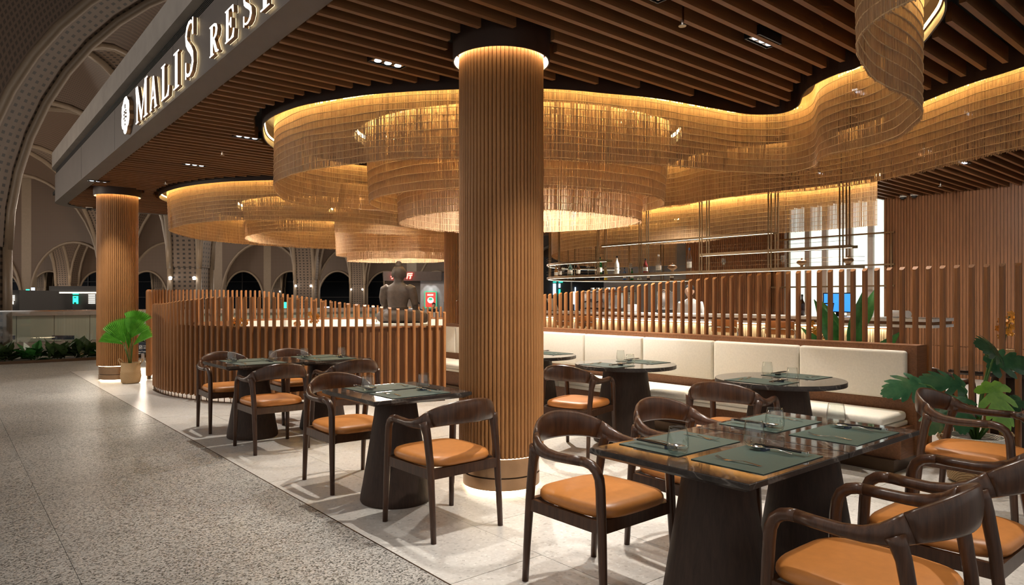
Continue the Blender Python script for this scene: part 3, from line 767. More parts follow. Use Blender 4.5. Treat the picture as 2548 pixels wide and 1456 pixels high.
for z in (1.02, 1.62, 2.02, 2.62):
    MB().box2((S_FAR-.10, LT0-.22, z), (S_FAR-.07, LT1+.30, z+.03)).obj('rail', 'brass_frame', lw)
    MB().box2((S_FAR-.07, LT0+.02, z), (S_FAR+.20, LT1-.02, z+.012)).obj('glass_shelf', 'clear_glass', lw)
for t in (LT0-.18, LT1+.26):
    MB().box2((S_FAR-.10, t, 1.0), (S_FAR-.05, t+.03, 2.65)).obj('rail_post', 'brass_frame', lw)
tag(MB().box2((S_FAR+.05, 9.9, 0), (S_FAR+.2, 12.6, 3.4)).obj('wall_kitchen', 'kitchen_grey'), 'dark grey kitchen wall beyond the bar', None, None, 'structure').rotation_euler.z = ANG
# ================================================================== BAR
bar = empty('bar_counter', (0, 0, 0), ANG, 'long bar counter with white top and lit bamboo front', 'bar')
BT0, BT1, BS = 2.98, 11.6, 8.9
MB().bev((BS, BT0, 1.112), (BS+.75, BT1, 1.15), .006).obj('counter_top', 'counter_white', bar)
MB().box2((BS+.03, BT0+.03, 1.075), (BS+.72, BT1, 1.1118)).obj('top_edge', 'wood_panel', bar)
MB().bev((BS+.0, BT0, 1.04), (BS+.74, BT1, 1.0748), .004).obj('under_ledge', 'counter_white', bar)
MB().box2((BS+.27, BT0+.55, 0), (BS+.70, BT1, 1.039)).obj('bar_body', 'wood_panel', bar)
MB().box2((BS+.20, BT0+.6, 1.02), (BS+.225, BT1, 1.036)).obj('light_strip', 'led_bar', bar)
mb = MB(); q = BT0+.55
while q < BT1-.03:
    h = random.uniform(.0, .05)
    mb.lathe([(.016, .02), (.016, .52+h), (.017, .525+h), (.016, .53+h), (.016, 1.0)], 6, (BS+.25, q, 0)); q += .034
mb.obj('bamboo_cladding', 'bamboo_cladding', bar, True)['kind'] = 'stuff'
MB().tube([(BS+.1, BT0+.7, .28), (BS+.1, BT1-.1, .28)], .016).obj('foot_rail', 'bronze_dark', bar)

# suspended bottle rack: racetrack frames hung on paired rods
rk = empty('bottle_rack', (0, 0, 0), ANG, 'brass bottle rack hung in a long oval above the bar', 'rack')
RS0, RS1, RT0, RTA = 9.42, 13.2, 4.05, 9.45
rr = (RS1-RS0)/2; sc = (RS0+RS1)/2
def track(off=0., t0=RT0, a_end=0., n=28):
    """open rack outline: right end, front run, round left end, short rear run; off moves it inwards"""
    r = rr-off; P = []
    if t0 == RT0: P += [(RS0+.20, RT0+off), (RS0+.06+off*.7, RT0+.05+off*.5), (RS0+off, RT0+.18+off*.2)]
    else: P += [(RS0+off, t0)]
    for k in range(n+1):
        a = math.pi-(math.pi-a_end)*k/n; P.append((sc+r*math.cos(a), RTA+r*math.sin(a)))
    return P
def ring_band(name, z0, z1, o0, o1, mat, t0=RT0, a_end=0.):
    A, B = track(o0, t0, a_end), track(o1, t0, a_end)
    rings = [[(a[0], a[1], z0), (b[0], b[1], z0), (b[0], b[1], z1), (a[0], a[1], z1)] for a, b in zip(A, B)]
    return MB().loft(rings).obj(name, mat, rk)
ZR1, ZR2, ZR3 = 1.80, 2.08, 2.36
ring_band('shelf_rim', ZR1, ZR1+.045, 0, .015, 'brass_frame'); ring_band('shelf_inner_rim', ZR1, ZR1+.03, .20, .212, 'brass_frame')
ring_band('glass_shelf', ZR1+.030, ZR1+.036, .0155, .1995, 'clear_glass')
ring_band('light_strip', ZR1-.004, ZR1-.001, .03, .045, 'led_rack')
def run(name, z0, z1, s0, s1, ta, tb, mat): MB().box2((s0, ta, z0), (s1, tb, z1)).obj(name, mat, rk)
ta, tb = RT0+.10, 6.55
run('upper_rim', ZR2, ZR2+.04, RS0, RS0+.015, ta, tb, 'brass_frame'); run('upper_rim', ZR2, ZR2+.04, RS0+.2, RS0+.215, ta, tb, 'brass_frame')
run('upper_glass', ZR2+.028, ZR2+.034, RS0+.0155, RS0+.1995, ta, tb, 'clear_glass'); run('upper_light', ZR2-.003, ZR2-.0005, RS0+.03, RS0+.045, ta, tb, 'led_rack')
run('top_rim', ZR3, ZR3+.03, RS0, RS0+.015, 5.3, 8.7, 'brass_frame'); run('top_rim', ZR3, ZR3+.03, RS0+.2, RS0+.215, 5.3, 8.7, 'brass_frame')
run('top_light', ZR3-.003, ZR3-.0005, RS0+.02, RS0+.04, 5.3, 8.7, 'led_rack')
run('top_panel', ZR3+.01, ZR3+.02, RS0+.0155, RS0+.1995, 5.3, 8.7, 'clear_glass')
ring_band('upper_curve', ZR2, ZR2+.04, 0, .015, 'brass_frame', 8.6, .9); ring_band('upper_inner_curve', ZR2, ZR2+.03, .2, .212, 'brass_frame', 8.6, .9)
ring_band('upper_glass', ZR2+.028, ZR2+.034, .0155, .1995, 'clear_glass', 8.6, .9); ring_band('upper_light', ZR2-.003, ZR2-.0005, .03, .045, 'led_rack', 8.6, .9)
for zz in (ZR1+.10, ZR1+.16, ZR2+.10, ZR2+.15):
    P = track(0) if zz < ZR2 else track(0, 8.6, .9)
    MB().tube([(a, b, zz) for a, b in P], .0025, 5).obj('guard_wire', 'brass_frame', rk)
for zz in (ZR2+.10, ZR2+.15): MB().tube([(RS0, RT0+.15, zz), (RS0, 6.5, zz)], .0025, 5).obj('guard_wire', 'brass_frame', rk)
for t in (4.25, 5.3, 6.5, 7.75, 8.75):
    for s in (RS0, RS0+.2):
        for dt in (0, .045): MB().box2((s, t+dt, ZR1), (s+.015, t+dt+.015, 3.48)).obj('hanger_rod', 'brass_frame', rk)
for k, deg in enumerate((150, 120, 95, 70, 45, 20)):
    a = math.radians(deg)
    for r_ in (rr-.005, rr-.205): MB().box((sc+r_*math.cos(a), RTA+r_*math.sin(a), (ZR1+3.48)/2), (.028 if deg == 120 else .016, .016, 3.48-ZR1)).obj('hanger_rod', 'brass_frame', rk)
def on_rack(px, rear=False):
    """point on the middle of the glass shelf that lies behind image column px"""
    T_ = [p for p in track(.105, RT0, 0., 160)[3:]]; Q = [G(a, b) for a, b in T_]; X = [1274+F_PX*q.x/q.y for q in Q]
    m = int(np.argmin(X)); rng_ = range(m, len(X)) if rear else range(0, m+1)
    if not rear and px > X[0]+0: pass
    if not rear and px > X[3]: s = RS0+.105; return G(s, t_at(px, s))
    k = min(rng_, key=lambda i: abs(X[i]-px)); return Q[k]

# bottles and glasses on the rack
def lathe_me(name, prof, mat, n=16): return MB().lathe(prof, n).mesh(name, mat, True)
BOT = {}
def bottle(px, s, z, h, r, mat, label, cap='black_lacquer', lab=True):
    p = G(s, t_at(px, s)) if z < 1.5 else on_rack(px, s > 10.5); p.z = z
    o = empty('bottle', tuple(p), 0, label, 'bottle', 'bottles on the hanging rack')
    MB().lathe([(r*.9, 0), (r, .01), (r, h*.52), (r*.92, h*.60), (r*.42, h*.74), (r*.34, h*.80), (r*.34, h*.90)], 14).obj('glass_body', mat, o, True, angle=60)
    MB().lathe([(r*.40, h*.90), (r*.40, h)], 12).obj('cap', cap, o, True, angle=40)
    if lab: MB().lathe([(r*1.03, h*.16), (r*1.03, h*.42)], 14, cap=False).obj('paper_label', 'bottle_label', o, True)
    return o
zf = ZR1+.0365
for a in [(1384, 10.02, zf, .24, .036, 'bottle_amber', 'golden amber bottle at the rounded left end of the rack', 'bottle_brown'),
          (1394, 9.85, zf, .27, .036, 'bottle_brown', 'tall brown bottle second from the left end of the rack', 'bronze_dark'),
          (1418, 9.52, zf, .28, .048, 'bottle_teal', 'pale teal bottle near the left end of the rack', 'bottle_blue'),
          (1439, 9.52, zf, .28, .040, 'bottle_brown', 'dark amber bottle with black cap right of the teal one', 'black_lacquer'),
          (1493, 9.52, zf, .34, .040, 'bottle_green', 'bright green bottle on the front of the rack', 'black_lacquer'),
          (1535, 9.52, zf, .34, .042, 'bottle_milk', 'white bottle with dark cap on the front of the rack', 'black_lacquer'),
          (1606, 9.52, zf, .26, .042, 'bottle_red', 'dark red bottle behind a pair of rack rods', 'black_lacquer'),
          (1638.6, 9.52, zf, .32, .046, 'clear_glass', 'clear bottle with blue label left of the lidded bowl', 'paper_white'),
          (1715, 9.52, zf, .40, .040, 'clear_glass', 'tall clear bottle with blue cap right of the lidded bowl', 'bottle_blue'),
          (1487, 10.63, zf, .34, .038, 'bottle_wine', 'dark bottle on the rear of the rack below the white one', 'bronze'),
          (1508, 10.63, zf, .34, .038, 'bottle_yellow', 'yellow bottle on the rear of the rack', 'bottle_blue'),
          (1555, 10.63, zf, .30, .036, 'bottle_blue', 'slim blue bottle on the rear of the rack', 'black_lacquer'),
          (1572, 10.63, zf, .28, .038, 'bottle_green', 'green bottle on the rear of the rack', 'black_lacquer'),
          (1615, 10.63, zf, .30, .036, 'bottle_wine', 'wine bottle with pale label on the rear of the rack', 'black_lacquer'),
          (1670, 10.63, zf, .22, .046, 'bottle_brown', 'squat brown bottle on the rear of the rack near the posts', 'bottle_yellow')]:
    bottle(*a)
WG = [(.030, 0), (.030, .003), (.004, .008), (.004, .085), (.02, .10), (.031, .125), (.032, .15), (.027, .195), (.0255, .195), (.0300, .15), (.029, .126), (.018, .104), (.001, .094)]
wg_me = MB().lathe(WG, 16, cap=True).mesh('wine_glass', 'clear_glass', True)
for px, s, lb in [(1402, 9.62, 'stemmed glass between the amber and teal bottles'), (1464, 9.52, 'stemmed glass left of the green bottle'), (1569, 9.52, 'stemmed glass right of the white bottle'),
                  (1800, 9.52, 'stemmed glass alone under the upper brass shelf'), (1948, 9.52, 'stemmed glass in front of the glowing wall'), (1529, 10.63, 'stemmed glass on the rear of the rack beside the yellow bottle'), (1646, 10.63, 'stemmed glass on the rear of the rack above the posts')]:
    q_ = on_rack(px, s > 10.5); q_.z = zf; o = put('wine_glass', wg_me, None, q_); tag(o, lb, 'glass', 'stemmed glasses on the rack')
dc = put('decanter', MB().lathe([(.075, 0), (.08, .015), (.05, .05), (.016, .09), (.014, .13), (.028, .16), (.026, .16), (.012, .13), (.014, .09), (.048, .05), (.076, .015)], 20, cap=False).mesh('decanter', 'clear_glass', True), None, on_rack(1593, True)+Vector((0, 0, zf))); tag(dc, 'wide clear glass decanter on the rear of the rack', 'decanter')
def lidded_bowl(px, s, z, k, label):
    q_ = on_rack(px); q_.z = z; o = empty('lidded_bowl', tuple(q_), 0, label, 'bowl', 'carved lidded bowls on the rack')
    MB().lathe([(.045*k, 0), (.02*k, .02*k), (.025*k, .035*k), (.07*k, .065*k), (.078*k, .085*k)], 20).obj('bowl', 'bowl_wood', o, True)
    l = MB().lathe([(.08*k, .087*k), (.06*k, .11*k), (.02*k, .125*k)], 20).obj('lid', 'bowl_wood', o, True)
    MB().lathe([(.008*k, .12*k), (.016*k, .135*k), (.010*k, .15*k), (.002*k, .155*k)], 10).obj('knob', 'bowl_wood', l, True)
lidded_bowl(1673, 9.52, zf, 1.05, 'orange brown lidded bowl left of the tall clear bottle')
lidded_bowl(1995, 9.52, zf, .92, 'carved lidded bowl before the glowing wall, left one')
lidded_bowl(2110, 9.52, zf, .95, 'carved lidded bowl near the right end of the rack')

# bar stools
def make_stool():
    r = empty('bar_stool', (0, 0, 0), 0)
    MB().bev((-.20, -.035, 0.92), (.20, .015, 1.10), .022).obj('backrest', 'leather_tan', r, True)
    MB().bev((-.20, -.01, .68), (.20, .36, .75), .025).obj('seat', 'leather_tan', r, True)
    MB().tube([(-.24, .30, .66), (-.24, .02, .66), (-.24, -.06, .80), (-.24, -.06, .98), (-.2, -.055, 1.0), (.2, -.055, 1.0), (.24, -.06, .98), (.24, -.06, .80), (.24, .02, .66), (.24, .30, .66)], .011, 8).obj('back_frame', 'chrome', r, True)
    for sx in (-1, 1):
        for y0, y1 in ((.02, -.05), (.32, .36)): MB().tube([(sx*.19, y0, .66), (sx*.23, y1, .0)], .011, 8).obj('leg', 'chrome', r, True)
    MB().tube([(-.22, -.03, .25), (.22, -.03, .25), (.22, .35, .25), (-.22, .35, .25)], .009, 8, closed=True).obj('foot_ring', 'chrome', r, True)
    MB().box2((-.012, -.065, .90), (.012, -.04, 1.02)).obj('back_clip', 'chrome', r)
    return r
st0 = None
for px, lb in [(1336, 'orange bar stool half hidden by the front column'), (1407, 'orange bar stool second along the bar from the column'), (1462, 'orange bar stool third along the bar from the column'), (1803, 'orange bar stool at the bar before the wooden wall'), (1941, 'orange bar stool nearest the tall leafy plant')]:
    if st0 is None: o = st0 = make_stool()
    else: o = copy_tree(st0)
    s = 8.36; o.location = G(s, t_at(px, s)); o.rotation_euler.z = ANG-math.pi/2
    tag(o, lb, 'stool', 'bar stools')

# things on and behind the bar
def on_bar(px, s, name, label, cat):
    return empty(name, tuple(G(s, t_at(px, s), 1.1505)), ANG-math.pi/2, label, cat)
o = on_bar(2085, 9.35, 'order_monitor', 'blue till screen on the bar behind the tall plant', 'monitor')
MB().box2((-.20, -.012, .05), (.20, .012, .32)).obj('bezel', 'black_lacquer', o); MB().box2((-.185, -.014, .065), (.185, -.0125, .305)).obj('screen', 'screen_blue', o); MB().box2((-.03, -.0, 0), (.03, .05, .07)).obj('stand', 'black_lacquer', o); MB().box2((-.08, -.06, 0), (.08, .09, .012)).obj('foot', 'black_lacquer', o)
o = on_bar(2058, 9.15, 'card_terminal', 'small tilted tablet beside the blue till screen', 'tablet')
MB().box((0, 0, .09), (.16, .015, .19), Matrix.Rotation(-.35, 3, 'X')).obj('case', 'black_lacquer', o); MB().box((0, -.009, .09), (.14, .003, .16), Matrix.Rotation(-.35, 3, 'X')).obj('screen', 'screen_blue', o); MB().box2((-.05, -.02, 0), (.05, .07, .015)).obj('base', 'black_lacquer', o)
o = tag(MB().tube([(-.16, 0, .046), (.0, 0, .046), (.16, 0, .046)], .046, 20).obj('paper_roll', 'paper_white', None, True, angle=40), 'curled roll of white paper at the right end of the bar', 'paper'); o.location = G(9.2, t_at(2240, 9.2), 1.151); o.rotation_euler.z = ANG+.9
o = on_bar(1375, 9.2, 'menu_stand', 'pale slanted menu stand on the bar near the column', 'menu')
MB().box((0, 0, .13), (.22, .008, .26), Matrix.Rotation(.5, 3, 'X')).obj('menu_card', 'bottle_label', o); MB().box2((-.08, -.02, 0), (.08, .10, .012)).obj('base', 'bronze_dark', o)
o = on_bar(1500, 9.42, 'coffee_machine', 'silver coffee machine on the bar seen between the posts', 'coffee machine')
MB().bev((-.33, -.2, .06), (.33, .2, .36), .02).obj('body', 'machine_metal', o, True, angle=40); MB().box2((-.36, -.22, .36), (.36, .22, .385)).obj('cup_tray', 'steel', o)
for k in (-1, 1): MB().lathe([(.03, -.06), (.03, 0)], 12, (k*.15, -.24, .24)).obj('brew_head', 'steel', o); MB().tube([(k*.15, -.24, .2), (k*.15, -.38, .17)], .011, 8).obj('filter_handle', 'black_lacquer', o)
MB().box2((-.3, -.3, .0), (.3, .18, .05)).obj('drip_tray', 'steel', o)
for k in range(5):
    c = tag(put('coffee_cup', MB().lathe([(.02, 0), (.034, .03), (.036, .06), (.033, .06), (.03, .03), (.016, .006)], 14).mesh('coffee_cup', 'paper_white', True), None, o.location+Matrix.Rotation(ANG-math.pi/2, 3, 'Z') @ Vector((-.26+.13*k, 0, .386))), 'white cup in the row on top of the coffee machine', 'cup', 'cups on the coffee machine')
o = on_bar(1572, 9.42, 'juice_blender', 'white blender on the bar right of the coffee machine', 'blender'); MB().bev((-.09, -.09, 0), (.09, .09, .14), .02).obj('motor_base', 'paper_white', o, True); MB().lathe([(.06, .14), (.075, .36), (.07, .36), (.055, .15)], 14).obj('jug', 'clear_glass', o, True); MB().lathe([(.077, .361), (.06, .39)], 14).obj('lid', 'black_lacquer', o, True)
o = on_bar(1655, 9.42, 'water_dispenser', 'tall silver dispenser on the bar before the grey kitchen wall', 'dispenser'); MB().bev((-.1, -.1, .05), (.1, .1, .36), .015).obj('tank', 'machine_metal', o, True); MB().lathe([(.105, .36), (.06, .40)], 14).obj('lid', 'steel', o, True); MB().tube([(0, -.1, .1), (0, -.16, .1), (0, -.16, .06)], .01, 8).obj('tap', 'black_lacquer', o); MB().box2((-.1, -.1, 0), (.1, .1, .05)).obj('foot', 'black_lacquer', o)
bottle(1996, 9.35, 1.1505, .30, .036, 'bottle_wine', 'dark bottle standing on the bar before the glowing wall', 'black_lacquer', False)

# ================================================================== AIRPORT HALL
XL = [-48, -36, -24, -12.4, 0, 14, 28, 42]; YL = [5.0, 15.5, 26.4, 41.3, 55.3, 70.0]
SPR, CR, HB = 2.6, 9.0, .55
def uv_mesh(name, V, Fc, UV, mat, smooth=True):
    me = bpy.data.meshes.new(name); me.from_pydata(V, [], Fc); me.update()
    ul = me.uv_layers.new(name='UVMap'); flat = []
    for poly in me.polygons:
        for vi in poly.vertices: flat.extend(UV[vi])
    ul.data.foreach_set('uv', flat); me.materials.append(MATS[mat])
    if smooth: me.polygons.foreach_set('use_smooth', [True]*len(me.polygons))
    return me
def vault_z(u, v): return SPR+CR*math.sqrt(max(0., 1-(u*u+v*v)/2))
def arch_z(v): return SPR+CR*math.sqrt(max(0., (1-v*v)/2))
def in_canopy(x, y, z):
    s_, t_ = st(x, y); return s_ > 1.2 and t_ < 17.4 and z < 4.9
HV = empty('hall_vault', (0, 0, 0), 0, 'brown perforated vaulted ceiling of the airport hall', None, None, 'structure')
Nn = 20
def visible(x, y): return y > 0 and -1.1*y < x < 1.1*y
for i in range(len(XL)-1):
    for j in range(len(YL)-1):
        xa, xb, ya, yb = XL[i]+HB, XL[i+1]-HB, YL[j]+HB, YL[j+1]-HB
        if not (visible((xa+xb)/2, yb) or visible(xb, yb) or visible(xa, yb)): continue
        if xa > 12 and yb < 60: continue
        V, UV, Fc = [], [], []
        for a in range(Nn+1):
            for b in range(Nn+1):
                u, v = -math.cos(math.pi*a/Nn), -math.cos(math.pi*b/Nn)
                V.append(((xa+xb)/2+u*(xb-xa)/2, (ya+yb)/2+v*(yb-ya)/2, vault_z(u, v))); UV.append(((u+1)/2, (v+1)/2))
        for a in range(Nn):
            for b in range(Nn):
                k = a*(Nn+1)+b; fc = (k, k+1, k+Nn+2, k+Nn+1)
                if not any(in_canopy(*V[i_]) for i_ in fc): Fc.append(fc)
        if not Fc: continue
        if 16 < yb < 58 and xb < 1: point('hall_fill', ((xa+xb)/2, (ya+yb)/2, 4.6), 420 if yb < 30 else 620, (1.0, .84, .68), .6, HV)  # fill light without a fixture, added under each bay to brighten the hall
        put('vault_shell', uv_mesh('vault_shell', V, Fc, UV, 'vault_lattice'), HV)
def band(p0, p1, side):
    # arch band between two trunks: p0,p1 ends on the grid line, side the half width vector
    p0, p1, side = Vector(p0), Vector(p1), Vector(side); V, UV, Fc = [], [], []
    ns = 22; L = (p1-p0).length; acc = 0; prev = None
    for k in range(ns+1):
        v = -math.cos(math.pi*k/ns); c = (p0+p1)/2+(p1-p0)/2*v; z = arch_z(v)
        q = Vector((c.x, c.y, z)); acc += 0 if prev is None else (q-prev).length; prev = q
        for e, uu in ((-1, 0), (1, 5)): V.append((c.x+side.x*e, c.y+side.y*e, z)); UV.append((uu, acc*6.0))
    for k in range(ns):
        fc = (2*k, 2*k+1, 2*k+3, 2*k+2)
        if not any(in_canopy(*V[i_]) for i_ in fc): Fc.append(fc)
    if not Fc: return
    put('arch_band', uv_mesh('arch_band', V, Fc, UV, 'trunk_lattice'), HV)
    for e in (-1, 1):
        pts = []
        for k in range(ns+1):
            v = -math.cos(math.pi*k/ns); c = (p0+p1)/2+(p1-p0)/2*v; q = (c.x+side.x*e, c.y+side.y*e, arch_z(v)-.05)
            if not in_canopy(*q): pts.append(q)
        if len(pts) > 2: MB().tube(pts, .11, 8).obj('arch_rib', 'hall_rib', HV, True)
for i in range(len(XL)):
    for j in range(len(YL)-1):
        if visible(XL[i], YL[j+1]) and not (XL[i] > 5 and YL[j] < 50): band((XL[i], YL[j]+HB, 0), (XL[i], YL[j+1]-HB, 0), (HB, 0, 0))
for i in range(len(XL)-1):
    for j in range(len(YL)):
        if (visible(XL[i], YL[j]) or visible(XL[i+1], YL[j])) and not (XL[i] >= 0 and YL[j] < 50): band((XL[i]+HB, YL[j], 0), (XL[i+1]-HB, YL[j], 0), (0, HB, 0))
# trunks
tv = []
def trunk_mesh():
    V, UV, Fc = [], [], []
    for fi, (nx, ny) in enumerate(((1, 0), (0, 1), (-1, 0), (0, -1))):
        tx, ty = -ny, nx; o = len(V)
        for zz in (0, SPR+.3):
            for e, uu in ((-1, 0), (1, 5)): V.append((nx*HB*.93+tx*HB*.93*e, ny*HB*.93+ty*HB*.93*e, zz)); UV.append((uu, zz*6.0))
        Fc.append((o, o+1, o+3, o+2))
    return uv_mesh('trunk_panel', V, Fc, UV, 'trunk_lattice', False)
TM = trunk_mesh()
spot_me = MB().lathe([(.05, 0), (.06, .10), (.02, .12)], 12).mesh('spot_head', 'hall_spot', True)
names = {(-12.4, 15.5): 'nearest', (-12.4, 26.4): 'big one behind the far fluted column', (-12.4, 41.3): 'one in the middle distance left of the statue', (-12.4, 55.3): 'slim one just left of the statue', (-24, 41.3): 'one beyond the glass balustrade', (-24, 55.3): 'one behind the far fluted column right edge'}
for i, x in enumerate(XL):
    for j, y in enumerate(YL):
        px = 1274+F_PX*x/y
        if not (-120 < px < 1500) or (x >= 0 and y < 50): continue
        nm = names.get((x, y), 'one far in the hall at depth %d' % j)
        tr_ = empty('hall_pillar', (x, y, -.03), 0, None, None, None, 'structure'); tr_['label'] = 'perforated vault pillar with pale ribs, '+nm
        put('pillar_panel', TM, tr_)
        for e in ((-1, -1), (1, -1), (1, 1), (-1, 1)):
            MB().tube([(e[0]*HB*.98, e[1]*HB*.98, 0), (e[0]*HB*.98, e[1]*HB*.98, SPR+.3)], .11, 8).obj('pillar_rib', 'hall_rib', tr_, True)
        for ex in (-.45, .45):
            h = put('spot_lamp', spot_me, tr_, (ex, -HB-.16, SPR-.45)); 
            MB().box2((ex-.02, -HB-.16, SPR-.45), (ex+.02, -HB, SPR-.42)).obj('spot_arm', 'bronze_dark', tr_)
        for ex in (-1, 1):
            point('pillar_uplight', (ex*.9, -1.2, SPR+.2), 7, (1.0, .80, .60), .15, tr_)
point('hall_fill', (-10.8, 9.0, 3.2), 170, (1.0, .84, .68), .6, HV)  # one more added fill, no fixture, for the dark near left vault
# arcaded cross walls deeper in the hall
def arcade(Y, spring, apex, nsub, nm):
    r = empty('arcade_wall', (0, 0, 0), 0, nm, None, None, 'structure')
    for i in range(len(XL)-1):
        if XL[i] > 20: continue
        for q in range(nsub):
            x0 = XL[i]+(XL[i+1]-XL[i])*q/nsub; x1 = XL[i]+(XL[i+1]-XL[i])*(q+1)/nsub; pw2 = .30
            V, UV, Fc = [], [], []; ns = 20; arc = []
            for k in range(ns+1):
                v = -math.cos(math.pi*k/ns); x = (x0+x1)/2+((x1-x0)/2-pw2)*v; z = spring+(apex-spring)*math.sqrt(max(0, 1-v*v))
                arc.append((x, z)); V += [(x, Y, z), (x, Y, 12.0)]; UV += [(x*.1, z*.1), (x*.1, 1.2)]
            for k in range(ns): Fc.append((2*k, 2*k+2, 2*k+3, 2*k+1))
            put('arcade_panel', uv_mesh('arcade_panel', V, Fc, UV, 'vault_lattice', False), r)
            MB().tube([(x0+pw2, Y-.05, -.03)]+[(x, Y-.05, z) for x, z in arc]+[(x1-pw2, Y-.05, -.03)], .09, 8).obj('arcade_rib', 'hall_rib', r, True)
            MB().box2((x0-pw2, Y, -.03), (x0+pw2, Y+.5, 12.0)).obj('arcade_pier', 'hall_rib', r)
arcade(42.2, 1.5, 4.9, 2, 'brown arcaded wall across the middle of the hall')
arcade(56.2, 1.3, 3.7, 3, 'brown arcaded wall before the far windows of the hall')
# night glazing at the end of the hall
wn = empty('window_1', (0, 0, 0), 0, 'tall dark glazed end wall of the hall with thin mullions', None, None, 'structure')
plain('night_glass', (.006, .009, .016), .5, 0, .15)
MB().box2((-60, 71.0, 0), (50, 71.2, 16)).obj('glazing', 'night_glass', wn)
for z in range(1, 9): MB().box2((-60, 70.85, z*1.6-.03), (50, 71, z*1.6+.03)).obj('mullion', 'mullion', wn)
for x in range(-14, 11): MB().box2((x*4-.05, 70.9, 0), (x*4+.05, 71, 16)).obj('mullion', 'mullion', wn)

# frosted parapet and glass balustrade beyond the walkway
pw = empty('parapet_wall', (0, 0, 0), ANG, 'low frosted glass wall with beige ledge beyond the planter', 'wall')
PT = 23.5
MB().box2((-16, PT, -.03), (14, PT+.3, .18)).obj('wall_base', 'ledge_beige', pw)
for k in range(34): MB().box2((-16+.88*k+.006, PT-.015, .18), (-16+.88*(k+1)-.006, PT+.28, .92)).obj('frosted_pane', 'frosted_glass', pw)
MB().box2((-16, PT-.10, .92), (14, PT+.4, 1.06)).obj('ledge', 'ledge_beige', pw)
gb = empty('glass_balustrade', (0, 0, 0), ANG, 'clear glass balustrade standing behind the planter', 'balustrade')
for k in range(7): MB().box2((-6.6+2.2*k+.01, 19.0, .02), (-6.6+2.2*(k+1)-.01, 19.02, 1.10)).obj('glass_pane', 'clear_glass', gb)
MB().box2((-6.6, 18.985, 1.10), (8.8, 19.035, 1.13)).obj('handrail', 'steel', gb); MB().box2((-6.6, 18.98, -.02), (8.8, 19.04, .03)).obj('shoe', 'bronze_dark', gb)
pb = empty('planter_bed', (0, 0, 0), ANG, 'long low planter trough along the edge of the walkway', 'planter')
MB().box2((-7, 18.02, -.03), (9, 18.06, .06)).obj('kerb', 'bronze_dark', pb); MB().box2((-7, 18.06, -.03), (9, 18.9, .03)).obj('soil', 'soil', pb)
# shops across the hall
def at_px(px, py, Y): return ((px-1274)/F_PX*Y, CAM_H+(HORIZON-py)*Y/F_PX)
def kiosk(name, label, px0, px1, py0, py1, Y, signs, mat='wall_dark'):
    x0, z1 = at_px(px0, py0, Y); x1, _ = at_px(px1, py1, Y)
    r = empty(name, ((x0+x1)/2, Y, -.03), 0, label, 'shop', 'lit shops across the hall')
    MB().box2((x0-(x0+x1)/2, 0, 0), (x1-(x0+x1)/2, 3.0, z1+.03)).obj('shop_body', mat, r)
    for (a, b, c, d, m) in signs:
        xa, za = at_px(a, d, Y); xb, zb_ = at_px(b, c, Y)
        MB().box2((xa-(x0+x1)/2, -.08, za+.03), (xb-(x0+x1)/2, -.005, zb_+.03)).obj('shop_sign', m, r)
    return r
sl = lambda a, b, y0, y1, n, m: [(a, b, y0+(y1-y0)*k/n, y0+(y1-y0)*(k+.45)/n, m) for k in range(n)]
kiosk('shop', 'dark shop with white lit shelves at the far left', -10, 48, 722, 765, 34, sl(20, 37, 735, 750, 4, 'sign_pale')+[(24, 34, 750, 757, 'sign_pale')])
kiosk('shop', 'shop with teal sign and tall green screen at the left', 50, 90, 730, 768, 36, [(57, 73, 743, 753, 'sign_green'), (75, 79, 742, 755, 'sign_green'), (67, 74, 720, 741, 'sign_green'), (80, 87, 716, 730, 'sign_cool')])
kiosk('shop', 'shop with a long pale light strip and a green outlined sign', 122, 245, 712, 770, 40,
      [(127, 240, 727, 730, 'sign_pale'), (178, 181, 732, 740, 'sign_green'), (180, 196, 731, 733, 'sign_green'), (181, 184, 737, 756, 'sign_green'), (184, 195, 737, 739.5, 'sign_green'), (192, 195, 739.5, 756, 'sign_green'), (186, 191, 742, 752, 'sign_green'),
       (169, 173, 742, 756, 'sign_cool'), (150, 154, 739, 741, 'sign_cool'), (156, 160, 752, 757, 'sign_cool')]+sl(222, 237, 733, 758, 5, 'sign_pale'))
kiosk('shop', 'small shop with blue lit signs behind the curved screen', 690, 830, 775, 800, 50, [(760, 764, 762, 778, 'sign_green'), (797, 820, 763, 778, 'sign_cool'), (702, 722, 752, 770, 'sign_green')], 'wall_dark')
kiosk('shop', 'dark bar stall with cyan and green lit panels right of the column', 1352, 1420, 640, 790, 26, [(1376, 1383, 706, 734, 'sign_cool'), (1390, 1394, 706, 716, 'sign_cool'), (1390, 1394, 720, 734, 'sign_green'), (1376, 1384, 701, 703, 'sign_green'), (1390, 1400, 701, 703, 'sign_green')])
kiosk('shop', 'shop front with a thin blue neon line behind the bar', 1424, 1560, 655, 790, 29, [(1430, 1432.5, 715, 772, 'sign_cool'), (1411+15, 1418+15, 726, 757, 'sign_pale')])
